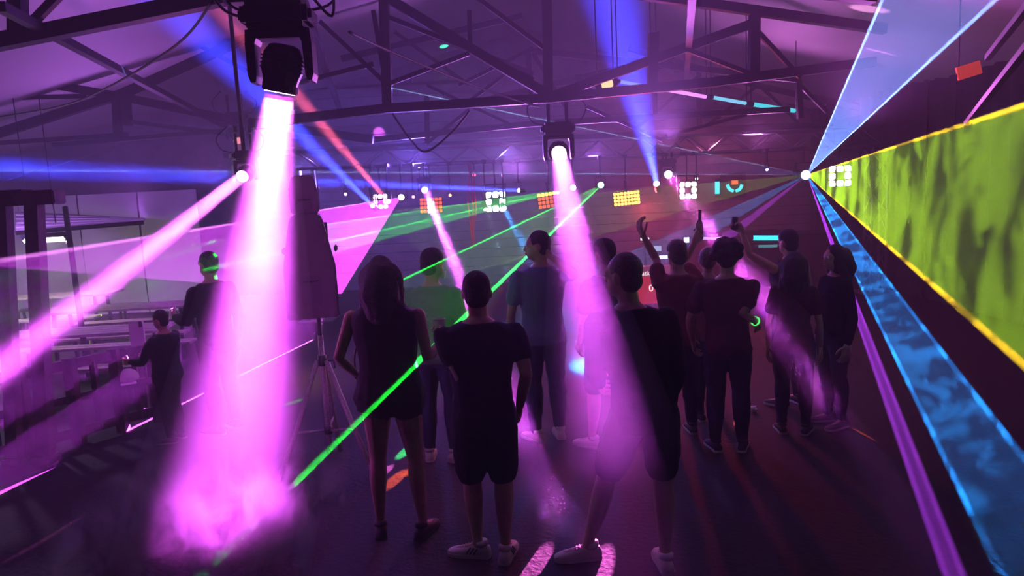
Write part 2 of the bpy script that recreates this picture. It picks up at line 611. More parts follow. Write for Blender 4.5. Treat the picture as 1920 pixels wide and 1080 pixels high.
def smooth_pts(pts, n=6):
    pts = [Vector(p) for p in pts]
    out = []
    for i in range(len(pts) - 1):
        p0, p1, p2, p3 = pts[max(i - 1, 0)], pts[i], pts[i + 1], pts[min(i + 2, len(pts) - 1)]
        for k in range(n):
            t = k / n
            out.append(0.5 * ((2 * p1) + (p2 - p0) * t + (2 * p0 - 5 * p1 + 4 * p2 - p3) * t * t + (3 * p1 - p0 - 3 * p2 + p3) * t ** 3))
    out.append(pts[-1])
    return out


def beam_haze(at, to, angle, length, dens, label, r0=0.05, smoke=None, col=(1, 1, 1), rise=None):
    """Thick haze lying in a lamp's beam: a cone a little wider than the light."""
    at, to = Vector(at), Vector(to)
    d = (to - at).normalized()
    k = math.tan(math.radians(angle / 2) * 1.12)
    bm = bmesh.new()
    add_tube(bm, [d * 0.06, d * length], [r0, r0 + k * length], 40)
    o = from_bm('light_shaft', bm, haze_mat('beam_haze', dens, col, smoke, rise), None, True)
    o.location = at
    return tag(o, label, 'light beam')


# nearest moving head, hung from a pipe
A, B = P(525, 168, 4.6), PF(428, 990)
pipe = empty('lighting_pipe', P(525, 20, 4.7), 0, 'black horizontal pipe from which the nearest moving head hangs', 'pipe')
bm = bmesh.new()
p0, p1 = P(440, 2, 4.7), P(700, -45, 4.7)
add_tube(bm, [P(140, 60, 4.7) - pipe.location + Vector((0, 0, 0.28)), p1 - pipe.location + Vector((0, 0, 0.12))], 0.03, 10)
from_bm('tube', bm, M_MATT, pipe, True)
moving_head(A, B, 'large black moving head hanging nearest, shooting the widest beam onto the floor', 1.0, 0.05, ((1, 0.5, 1), 40), 145, MAG, 20, 0.3, 0.25)
# small control gear box beside it
r = empty('dimmer_box', P(455, 2, 4.75), 0, 'small black gear box on the pipe left of the nearest moving head', 'gear box')
part_box('body', (-0.09, -0.08, -0.02), (0.09, 0.08, 0.16), M_BLACK, r, 0.015)
part_box('face_plate', (-0.06, -0.085, 0.01), (0.06, -0.078, 0.12), M_STEEL, r)
for i, pts in enumerate(([(395, -10, 4.7), (425, 22, 4.6), (470, 32, 4.55), (540, 22, 4.6), (560, -10, 4.7)],
                         [(590, 0, 4.7), (622, 30, 4.6), (626, -12, 4.7), (628, -40, 4.7)],
                         [(400, 0, 4.7), (330, 85, 5.6), (200, 165, 6.8), (110, 200, 7.6), (-20, 222, 8.5)],
                         [(655, 60, 6.0), (740, 100, 7.0), (900, 165, 8.4), (1010, 200, 8.9)],
                         [(735, 212, 8.9), (770, 262, 9.0), (800, 284, 9.0), (850, 245, 9.0), (880, 208, 9.0)])):
    o = part_tube('cable', smooth_pts([P(*q) for q in pts], 7), 0.009 if i < 3 else 0.012, M_CABLE, None, 6)
    tag(o, ('black cable looping under the pipe by the nearest moving head', 'black cable loop right of the nearest moving head', 'thin black cable hanging across the upper left membrane',
            'black cable sloping along the roof truss left of the king post', 'grey cable sagging below the roof truss left of the middle moving head')[i], 'cable')

# middle moving head
A2, B2 = P(1048, 287, 9.2), P(1150, 860, 2.3)
moving_head(A2, B2, 'black moving head hanging in the middle of the hall over the crowd', 1.0, 0.0, ((1, 0.45, 1), 40), 32, MAG, 2.2, 0.35, 0.35)
# left moving head, half hidden by the near beam
A3, B3 = P(455, 330, 7.2), P(-40, 722, 3.6)
moving_head(A3, B3, 'small moving head left of the near beam, throwing a slanting pink beam to the left', 0.62, 0.6, ((1, 0.5, 1), 30), 40, MAG, 2.4, 0.4, 0.3, False, True)
# two on the box truss
A4, B4 = P(796, 356, TY), PF(1030, 925)
moving_head(A4, B4, 'moving head on the box truss above the masked person, beam falling right', 0.55, 0.0, ((1, 0.5, 1), 40), 34, MAG, 2.2, 0.4, 0.2, True)
A5, B5 = P(1253, 327, TY), P(1590, 770, 4.4)
moving_head(A5, B5, 'moving head on the box truss right of the blue upward beam', 0.7, 0.0, ((1, 0.6, 1), 40), 28, MAG, 2.2, 0.4, 0.1, True)
# one dark mover left behind
A6 = P(447, 262, 10.5)
moving_head(A6, A6 + Vector((0.3, -0.6, -1)), 'dim moving head with red and white spots left behind the near beam', 0.8, 0.3, ((0.9, 0.25, 0.3), 1.2), 6, (1, 0.3, 0.3), 30, 0.5, 0.3)

M_AMBER = glow((1.0, 0.42, 0.06), 5.0)
M_ORANGE = glow((1.0, 0.16, 0.04), 1.4)
M_WHITE = glow((1.0, 0.95, 1.0), 9.0)
M_PINKW = glow((1.0, 0.55, 1.0), 9.0)
M_BLUEW = glow((0.7, 0.9, 1.0), 12.0)


def ring_lamp(at, label, m, size=0.3, yaw=0.0, tilt=0.0):
    """Square lamp head with a lit frame of eight facets around a dark centre."""
    r = empty('square_lamp', at, 0, label, 'stage light', 'square stage lamps')
    r.rotation_euler = (tilt, 0, yaw)
    h = size / 2
    part_box('housing', (-h, 0.0, -h), (h, 0.14, h), M_BLACK, r, 0.03)
    part_box('bracket', (-h - 0.02, 0.04, 0), (-h - 0.005, 0.09, h + 0.1), M_BLACK, r)
    part_box('bracket', (h + 0.005, 0.04, 0), (h + 0.02, 0.09, h + 0.1), M_BLACK, r)
    part_box('crossbar', (-h - 0.02, 0.04, h + 0.09), (h + 0.02, 0.09, h + 0.11), M_BLACK, r)
    w = size * 0.27
    k = 0
    for i in (-1, 0, 1):
        for j in (-1, 0, 1):
            if i == 0 and j == 0:
                continue
            c = Vector((i * size * 0.32, -0.015, j * size * 0.32))
            bm = bmesh.new()
            add_box(bm, (-w / 2, -0.012, -w / 2), (w / 2, 0.02, w / 2), 0.012)
            o = from_bm('lit_facet', bm, m, r)
            o.location = c
            o.rotation_euler = (j * 0.3, 0, -i * 0.3)
            k += 1
    dropper(r)
    part_box('centre_plate', (-size * 0.15, -0.005, -size * 0.15), (size * 0.15, 0.01, size * 0.15), M_BLACK, r)
    return r


def grid_lamp(at, label, m, cols=7, rows=4, cell=0.062, bend=0.35, lit=None, dim=None, roll=0.0):
    """Curved bank of small lamp cells."""
    r = empty('lamp_bank', at, 0, label, 'stage light', 'curved banks of amber cells')
    r.rotation_euler = (0, roll, 0)
    bm = bmesh.new()
    R = cols * cell / bend / 2
    for i in range(cols):
        a0 = (i - (cols - 1) / 2) * cell / R
        c = Vector((math.sin(a0) * R, 0.035 + (1 - math.cos(a0)) * R, 0))
        add_box(bm, (-cell / 2, -0.02, -rows * cell / 2), (cell / 2, 0.03, rows * cell / 2), 0, Matrix.Translation(c) @ Matrix.Rotation(a0, 4, 'Z'))
    add_box(bm, (-0.1, 0.04, -0.1), (0.1, 0.16, 0.1), 0.01)
    add_box(bm, (-0.02, 0.06, 0.1), (0.02, 0.1, 0.3))
    from_bm('housing', bm, M_BLACK, r)
    dropper(r, 0, 0.1, 0.25)
    for i in range(cols):
        for j in range(rows):
            if lit is not None and (i, j) not in lit and dim is None:
                continue
            a0 = (i - (cols - 1) / 2) * cell / R
            c = Vector((math.sin(a0) * (R + 0.0), -0.002 + (1 - math.cos(a0)) * R, (j - (rows - 1) / 2) * cell))
            mm = m if lit is None or (i, j) in lit else dim
            bm = bmesh.new()
            add_box(bm, (-cell * 0.4, -0.01, -cell * 0.4), (cell * 0.4, 0.02, cell * 0.4), 0.006)
            o = from_bm('lamp_cell', bm, mm, r)
            o.location = c
            o.rotation_euler = (0, 0, a0)
    return r


ring_lamp(P(713, 378, TY), 'pink lit square lamp left on the box truss beside the pink laser', M_PINKW, 0.26, 0.5)
ring_lamp(P(929, 378, TY), 'blinding white blue square lamp in the middle of the box truss', M_BLUEW, 0.36, 0.2, 0.1)
ring_lamp(P(1290, 357, TY - 0.12), 'white lit square lamp right of the middle, under the second moving head', M_WHITE, 0.3, 0.0)
ring_lamp(P(1575, 330, TY - 0.2), 'white and pink square lamp behind the yellow laser sheet, beside the laser', M_PINKW, 0.36, -0.4)
grid_lamp(P(1176, 372, TY), 'bright amber bank of lamp cells right of the green lasers', M_AMBER, 8, 4, 0.058, 0.5, roll=-0.06)
grid_lamp(P(1030, 375, TY), 'dimmer orange bank of lamp cells left of the middle beam', M_AMBER, 6, 4, 0.066, 0.4,
          {(2, 3), (3, 3), (4, 3), (5, 3), (0, 3), (1, 3)}, M_ORANGE, roll=-0.1)
grid_lamp(P(808, 385, TY + 0.2), 'red and pink bank of lamp cells behind the left truss beam', M_PINKW, 6, 4, 0.066, 0.4,
          {(2, 1), (2, 2), (2, 3), (3, 1), (2, 0), (3, 2)}, M_ORANGE, roll=0.0)


def small_par(at, to, label, lens, power, col, angle, blend=0.3, s=0.5):
    at, to = Vector(at), Vector(to)
    d = (to - at).normalized()
    r = empty('pin_spot', at, 0, label, 'stage light', 'small pin spots on the box truss')
    bm = bmesh.new()
    add_tube(bm, [-d * 0.36 * s, -d * 0.33 * s, -d * 0.06 * s, -d * 0.05 * s, d * 0.0], [0.05 * s, 0.1 * s, 0.1 * s, 0.12 * s, 0.12 * s], 14)
    from_bm('can', bm, M_BLACK, r)
    bm = bmesh.new()
    add_disc(bm, d * 0.001, d, 0.1 * s, 0.006, 16)
    from_bm('lens', bm, glow(*lens), r)
    bm = bmesh.new()
    add_box(bm, (-0.13 * s, -0.02, 0.0), (-0.11 * s, 0.02, 0.36 * s))
    add_box(bm, (0.11 * s, -0.02, 0.0), (0.13 * s, 0.02, 0.36 * s))
    add_box(bm, (-0.13 * s, -0.02, 0.36 * s), (0.13 * s, 0.02, 0.39 * s))
    from_bm('bracket', bm, M_BLACK, r)
    dropper(r, 0, 0.0, 0.37 * s)
    if power:
        l = lamp('pin_lamp', 'AREA', at + d * 0.02, to, power * (1 - math.cos(math.radians(angle / 2))) / 2, col)
        l.data.shape, l.data.size, l.data.spread = 'DISK', 0.16 * s, math.radians(angle)
        l.parent = r
        l.location = d * 0.02
    return r


BLUE = (0.03, 0.05, 1.0)
small_par(P(1231, 345, TY - 0.3), P(1138, -60, 9.5), 'blue pin spot whose wide beam climbs to the membrane', ((0.6, 0.6, 1), 12), 90000, BLUE, 15, 0.15)
small_par(P(973, 357, TY), P(-200, 305, 8.0), 'pale blue pin spot with a flat beam running left along the truss', ((0.6, 0.6, 1), 12), 800000, BLUE, 2.6, 0.4, 0.35)
small_par(P(728, 378, TY - 0.3), P(540, 160, 9.0), 'red pin spot behind the pink square lamp, beam rising to the left', ((1, 0.5, 0.8), 10), 130000, (1, 0.12, 0.22), 3.4, 0.5, 0.4)
small_par(P(699, 386, TY - 0.3), P(470, 160, 9.0), 'blue pin spot under the pink square lamp, beam rising to the left', ((0.5, 0.5, 1), 6), 190000, BLUE, 6, 0.5, 0.4)
small_par(P(945, 390, TY - 0.3), P(1062, 610, 9.4), 'blue pin spot under the blinding square lamp', ((0.5, 0.9, 1), 12), 30000, (0.02, 0.3, 1.0), 7, 0.2, 0.4)
small_par(P(911, 392, TY - 0.3), P(950, 500, 11.8), 'white pin spot under the blinding square lamp', ((0.9, 1, 1), 12), 4000, (0.5, 0.8, 0.9), 7, 0.5, 0.4)
for i, (px, py, c) in enumerate(((844, 366, (1, 0.2, 0.1)), (775, 369, (1, 0.15, 0.3)), (648, 364, (1, 0.5, 0.9)), (889, 328, (1, 0.1, 0.2)), (1438, 318, (0.3, 0.3, 1)), (1306, 335, (0.9, 0.9, 1)))):
    small_par(P(px, py, TY), P(px, py, TY) + Vector((0.1, -1, -0.4)), ('tiny red pin spot left of the hanging red cables', 'tiny pink pin spot left of the mask man beam', 'tiny pink pin spot right of the loudspeaker',
              'small red pin spot on top of the red hanging cables', 'tiny blue pin spot over the cyan arcs', 'tiny white pin spot over the white square lamp')[i], (c, 8), 0, c, 10, 0.3, 0.25)

# ------------------------------------------------------------------ lasers


def laser(at, label, fans, power, mult, size=0.2, lens=(1, 1, 1)):
    """Projector whose lamp shines only in thin fans. fan = (A, B, colour, fill, edge, half thickness, haze density, label, smoke)"""
    at = Vector(at)
    r = empty('laser_projector', at, 0, label, 'laser', None)
    s = size
    part_box('housing', (-s * 0.5, 0.03, -s * 0.35), (s * 0.5, s * 1.2, s * 0.35), M_BLACK, r, 0.015)
    part_box('bracket', (-s * 0.56, s * 0.4, -0.03), (-s * 0.51, s * 0.6, s * 0.8), M_BLACK, r)
    part_box('bracket', (s * 0.51, s * 0.4, -0.03), (s * 0.56, s * 0.6, s * 0.8), M_BLACK, r)
    part_box('crossbar', (-s * 0.56, s * 0.4, s * 0.8), (s * 0.56, s * 0.6, s * 0.86), M_BLACK, r)
    dropper(r, 0, s * 0.5, s * 0.83)
    bm = bmesh.new()
    add_disc(bm, (0, 0.03, 0), (0, -1, 0), s * 0.3, 0.012, 16)
    from_bm('aperture', bm, glow(lens, 30), r)
    d = bpy.data.lights.new('laser_lamp', 'POINT')
    d.energy, d.shadow_soft_size = power, 0.0
    l = bpy.data.objects.new('laser_lamp', d)
    COL.objects.link(l)
    l.parent = r
    l.location = (0, -0.02, 0)
    S = at + Vector((0, -0.02, 0))
    d.use_nodes = True
    nt = d.node_tree
    nt.nodes.clear()
    out = nt.nodes.new('ShaderNodeOutputLight')
    em = nt.nodes.new('ShaderNodeEmission')
    ge = nt.nodes.new('ShaderNodeNewGeometry')
    lf = nt.nodes.new('ShaderNodeLightFalloff')
    lf.inputs[0].default_value = mult
    nt.links.new(em.outputs[0], out.inputs[0])
    nt.links.new(lf.outputs['Linear'], em.inputs['Strength'])

    def dot(v):
        q = nt.nodes.new('ShaderNodeVectorMath')
        q.operation = 'DOT_PRODUCT'
        nt.links.new(ge.outputs['Incoming'], q.inputs[0])
        q.inputs[1].default_value = v
        return q.outputs['Value']

    def mth(op, a, b=None, c=None):
        q = nt.nodes.new('ShaderNodeMath')
        q.operation = op
        for i, x in enumerate((a, b, c)):
            if x is None:
                continue
            if isinstance(x, (int, float)):
                q.inputs[i].default_value = x
            else:
                nt.links.new(x, q.inputs[i])
        return q.outputs[0]

    total = None
    for fan in fans:
        FA, FB, colr, fill, edge, w, dens, lab, smoke = fan[:9]
        ew = fan[9] if len(fan) > 9 else 0.0028
        ecol = fan[10] if len(fan) > 10 else colr
        eA, eB = (Vector(FA) - S), (Vector(FB) - S)
        e1, e2 = eA.normalized(), eB.normalized()
        nrm = e1.cross(e2).normalized()
        t1, t2 = dot(nrm.cross(e1)), dot(e2.cross(nrm))
        plane = mth('LESS_THAN', mth('ABSOLUTE', dot(nrm)), w * 1.05)
        inside = mth('MULTIPLY', mth('MULTIPLY', plane, mth('GREATER_THAN', t1, 0.0)), mth('GREATER_THAN', t2, 0.0))
        near = mth('MULTIPLY', mth('LESS_THAN', mth('MINIMUM', t1, t2), ew), inside)
        vm = nt.nodes.new('ShaderNodeVectorMath')
        vm.operation = 'SCALE'
        vm.inputs[0].default_value = colr
        nt.links.new(mth('MULTIPLY', inside, fill), vm.inputs['Scale'])
        vm2 = nt.nodes.new('ShaderNodeVectorMath')
        vm2.operation = 'SCALE'
        vm2.inputs[0].default_value = ecol
        nt.links.new(mth('MULTIPLY', near, edge), vm2.inputs['Scale'])
        for x in (vm, vm2):
            if total is None:
                total = x.outputs[0]
            else:
                ad = nt.nodes.new('ShaderNodeVectorMath')
                ad.operation = 'ADD'
                nt.links.new(total, ad.inputs[0])
                nt.links.new(x.outputs[0], ad.inputs[1])
                total = ad.outputs[0]
        if dens:  # extra haze added only inside the fan, so its light shows
            bm = bmesh.new()
            lt = 0.06
            q = []
            for e, L in ((e1, eA.length), (e2, eB.length)):
                q.append([bm.verts.new(e * t + nrm * (sg * w * 0.92 * t)) for t in (lt, L) for sg in (1, -1)])
            a, b = q
            for f in ((a[0], a[1], a[3], a[2]), (b[0], b[2], b[3], b[1]), (a[0], a[2], b[2], b[0]), (a[1], b[1], b[3], a[3]), (a[0], b[0], b[1], a[1]), (a[2], a[3], b[3], b[2])):
                bm.faces.new(f)
            o = from_bm('laser_sheet', bm, haze_mat('laser_haze', dens, (1, 1, 1), smoke))
            o.location = S
            tag(o, lab, 'laser beam')
    nt.links.new(total, em.inputs['Color'])
    return r


# big laser at the right
S = P(1512, 328, 12.3)
VIO = (0.35, 0.06, 0.9)
LB = (0.17, 0.3, 1.0)
laser(S, 'laser projector at the right end of the truss, source of the big coloured sheets', [
    (P(1668, -40, 5.0), P(1915, -40, 4.2), LB, 1.7, 9.0, 0.003, 0.1, 'wide white blue laser sheet rising to the upper right', None),
    (P(1985, 172, 3.4), P(1990, 750, 3.0), (0.33, 0.62, 0.01), 1.3, 5.0, 0.003, 0.14, 'large yellow green laser sheet with ragged smoke gaps at the right edge',
     ((2.6, 2.6, 1.4), 0.45, 0.53, 0.0, 3.1), 0.0025, (1.0, 0.5, 0.01)),
    (P(1975, 925, 3.0), P(1815, 960, 3.0), (0.01, 0.24, 0.85), 2.2, 7.0, 0.003, 0.1, 'torn bright blue laser sheet below the yellow one',
     ((3.6, 3.6, 1.2), 0.5, 0.54, 0.0, 8.4), 0.0022),
    (P(1772, 1090, 3.6), P(1815, 1090, 3.6), (0.38, 0.04, 0.75), 1.9, 2.0, 0.003, 0.1, 'narrow violet laser sheet slanting down to the right corner', None),
    (P(560, 128, 8.5), P(-60, 320, 8.5), (0.1, 0.14, 0.6), 0.5, 20.0, 0.0016, 0.1, 'faint blue laser sheet between two thin pale lines to the left', None, 0.0012, (0.25, 0.4, 0.7)),
    (P(700, 398, 12.0), P(850, 520, 12.0), (0.3, 0.5, 0.02), 1.0, 12.0, 0.0016, 0.1, 'faint olive laser sheet between two yellow lines over the crowd', None, 0.0012),
    (P(1120, 500, 12.0), P(1230, 505, 12.0), (0.02, 0.25, 0.8), 2.2, 10.0, 0.0016, 0.1, 'short blue laser sheet just under the olive one', None, 0.0012),
    (P(1330, 458, 12.0), P(1372, 448, 12.0), (0.4, 0.05, 0.7), 2.6, 6.0, 0.002, 0.1, 'short violet laser sheet pointing at the raised hands', None, 0.0016),
], 5000, 11.0, 0.24, (0.9, 0.95, 1.0))
GRN = (0.01, 0.75, 0.04)
laser(P(1127, 347, TY), 'green laser projector with the beam crossing down to the left front', [
    (P(735, 532, 4.75), P(545, 908, 3.12), GRN, 0.6, 25.0, 0.002, 0.12, 'faint green laser fan falling over the masked person', None, 0.0015),
    (P(551, 904, 3.12), P(539, 914, 3.12), GRN, 45.0, 45.0, 0.0022, 0.12, 'bright green laser beam slanting down to the left foreground', None, 0.0006),
], 3000, 10.0, 0.16, (0.3, 1, 0.4))
laser(P(1075, 352, TY), 'green laser projector beside the middle beam, lines running left', [
    (P(540, 432, 8.0), P(380, 507, 6.4), GRN, 1.0, 22.0, 0.002, 0.1, 'flat green laser fan passing the loudspeaker', None, 0.002),
    (P(380, 507, 6.4), P(560, 492, 8.0), GRN, 1.0, 3.5, 0.002, 0.1, 'second green laser fan under the bright green line', None, 0.0015),
], 3000, 10.0, 0.14, (0.3, 1, 0.4))
laser(P(752, 370, TY), 'pink laser projector left on the truss, source of the violet sheet', [
    (P(-60, 495, 4.6), P(640, 551, 11.6), (0.7, 0.06, 0.95), 4.5, 9.0, 0.003, 0.12, 'violet laser sheet spreading left behind the loudspeaker', None, 0.003, (1.0, 0.3, 1.0)),
], 3000, 10.0, 0.16, (1, 0.5, 1))

# ------------------------------------------------------------------ people
SKIN = [mat('skin_fair', (0.42, 0.25, 0.19), 0.55, vary=0.08, scale=30), mat('skin_tan', (0.3, 0.17, 0.12), 0.55, vary=0.08, scale=30)]
M_HAIR = mat('dark_hair', (0.008, 0.006, 0.006), 0.75, 0, 0.6, 90, 0.4)
M_HAIRB = mat('brown_hair', (0.05, 0.028, 0.016), 0.5, 0, 0.6, 90, 0.4)
M_EYE = mat('eye_white', (0.6, 0.58, 0.56), 0.25)
M_IRIS = mat('iris_dark', (0.02, 0.012, 0.01), 0.2)
M_LIPS = mat('lips', (0.32, 0.12, 0.11), 0.5)


def cloth(name, col, rough=0.85):
    return mat('cloth_' + name, col, rough, 0, 0.35, 160, 0.18, spec=0.2)


def solidify_shape(bm, vox, wrinkle=0.0, seed=0, smooth=2):
    """Fuse overlapping closed shapes into one continuous skin; optional cloth wrinkles."""
    me = bpy.data.meshes.new('tmp')
    bmesh.ops.recalc_face_normals(bm, faces=bm.faces)
    bm.to_mesh(me)
    bm.free()
    o = bpy.data.objects.new('tmp', me)
    COL.objects.link(o)
    r = o.modifiers.new('r', 'REMESH')
    r.mode = 'VOXEL'
    r.voxel_size = vox
    s = o.modifiers.new('s', 'SMOOTH')
    s.factor, s.iterations = 0.5, smooth
    dg = bpy.context.evaluated_depsgraph_get()
    out = bpy.data.meshes.new_from_object(o.evaluated_get(dg))
    bpy.data.objects.remove(o)
    bpy.data.meshes.remove(me)
    if wrinkle:
        nrm = [v.normal.copy() for v in out.vertices]
        for v, n_ in zip(out.vertices, nrm):
            p = v.co
            q = noise.noise(Vector((p.x * 9 + seed, p.y * 9, p.z * 14 + p.x * 5))) + 0.5 * noise.noise(Vector((p.x * 22, p.y * 22 + seed, p.z * 20)))
            v.co = p + n_ * (q * wrinkle)
    for p in out.polygons:
        p.use_smooth = True
    return out


def add_hand(bm, wrist, d, palm, s, curl=0.3, fist=False):
    """Palm, four unequal bent fingers and a thumb leaving the side of the palm. d = hand direction, palm = palm normal."""
    d = d.normalized()
    palm = (palm - d * palm.dot(d)).normalized()
    side = d.cross(palm).normalized()
    L = 0.104 * s
    for k in range(4):
        off = side * ((k - 1.5) * 0.0115 * s)
        add_limb(bm, [wrist + off * 0.55, wrist + off * 0.9 + d * L * 0.28, wrist + off + d * L * 0.5], [0.0105 * s, 0.0105 * s, 0.0085 * s], 8)
    for k, ln in enumerate((0.43, 0.5, 0.47, 0.36)):
        off = side * ((k - 1.5) * 0.0125 * s)
        p = wrist + off + d * L * 0.5
        dirn = (d + side * ((k - 1.5) * 0.07)).normalized()
        pts, rad, a = [p - d * L * 0.1], [0.0064 * s], 0.0
        pts.append(p)
        rad.append(0.0064 * s)
        for q, f in enumerate((0.45, 0.32, 0.23)):
            a += curl * (1.0, 1.25, 0.9)[q] * (1.6 if fist else 1.0)
            p = p + (dirn * math.cos(a) + palm * math.sin(a)) * (L * ln * f * 1.15)
            pts.append(p)
            rad.append((0.0058, 0.0052, 0.0043)[q] * s)
        add_limb(bm, pts, rad, 7)
    t0 = wrist + d * L * 0.14 - side * 0.013 * s
    t1 = t0 + (d * 0.5 - side * 0.75 + palm * 0.3).normalized() * 0.026 * s
    t2 = t1 + (d * 0.85 - side * 0.25 + palm * (0.4 + curl * 0.5)).normalized() * 0.02 * s
    t3 = t2 + (d * 0.9 + palm * (0.4 + curl * 0.6) + side * 0.1).normalized() * 0.015 * s
    add_limb(bm, [t0, t1, t2, t3], [0.0095 * s, 0.0076 * s, 0.0064 * s, 0.005 * s], 8)


def shoe(name, ankle, toe_dir, s, m, parent, sole, stripes=None, lace=None):
    d = Vector((toe_dir.x, toe_dir.y, 0)).normalized()
    side = Vector((d.y, -d.x, 0))
    a = Vector((ankle.x, ankle.y, 0))
    M = Matrix(((side.x, d.x, 0, a.x), (side.y, d.y, 0, a.y), (0, 0, 1, 0), (0, 0, 0, 1)))
    bm = bmesh.new()
    rows = ((-0.046, 0.008, 0.03), (-0.04, 0.019, 0.042), (-0.015, 0.021, 0.05), (0.01, 0.022, 0.05), (0.035, 0.0245, 0.04), (0.065, 0.027, 0.031), (0.088, 0.025, 0.026), (0.104, 0.017, 0.021), (0.111, 0.006, 0.016))
    rings = []
    for y, w, h in rows:
        ring = []
        for k in range(12):
            an = 2 * PI * k / 12
            x = w * math.copysign(abs(math.cos(an)) ** 0.75, math.cos(an))
            z = 0.012 + max(0.0, math.sin(an)) ** 0.8 * (h - 0.012) if math.sin(an) > 0 else 0.010
            ring.append(bm.verts.new((x * s, y * s, z * s)))
        rings.append(ring)
    for p, q in zip(rings, rings[1:]):
        for k in range(12):
            bm.faces.new((p[k], p[(k + 1) % 12], q[(k + 1) % 12], q[k]))
    bm.faces.new(rings[0])
    bm.faces.new(rings[-1])
    add_tube(bm, [(0, -0.014 * s, 0.045 * s), (0, -0.013 * s, 0.06 * s)], [0.023 * s, 0.022 * s], 12)
    bmesh.ops.transform(bm, matrix=M, verts=bm.verts)
    o = from_bm(name, bm, m, parent, True)
    bm = bmesh.new()
    lo, hi = [], []
    for sg in (1, -1):
        seq = rows if sg == 1 else rows[::-1]
        for y, w, h in seq:
            lo.append(bm.verts.new((sg * (w + 0.0015) * s, y * s, 0.001)))
            hi.append(bm.verts.new((sg * (w + 0.002) * s, y * s, 0.0125 * s)))
    n = len(lo)
    for k in range(n):
        bm.faces.new((lo[k], lo[(k + 1) % n], hi[(k + 1) % n], hi[k]))
    bm.faces.new(lo[::-1])
    bm.faces.new(hi)
    bmesh.ops.transform(bm, matrix=M, verts=bm.verts)
    from_bm('sole', bm, sole, o)
    if stripes:
        for sg in (-1, 1):
            for k in range(3):
                bm = bmesh.new()
                y = (0.0 + 0.013 * k) * s
                add_bar(bm, (sg * 0.0235 * s, y + 0.012 * s, 0.016 * s), (sg * 0.0185 * s, y - 0.004 * s, 0.038 * s), 0.0055 * s, 0.004 * s)
                bmesh.ops.transform(bm, matrix=M, verts=bm.verts)
                from_bm('stripe', bm, stripes, o)
    if lace:
        for k in range(4):
            bm = bmesh.new()
            y, z = (0.025 + 0.011 * k) * s, (0.0445 - 0.0042 * k) * s
            add_bar(bm, (-0.011 * s, y, z), (0.011 * s, y, z), 0.003 * s)
            bmesh.ops.transform(bm, matrix=M, verts=bm.verts)
            from_bm('lace', bm, lace, o)
    return o


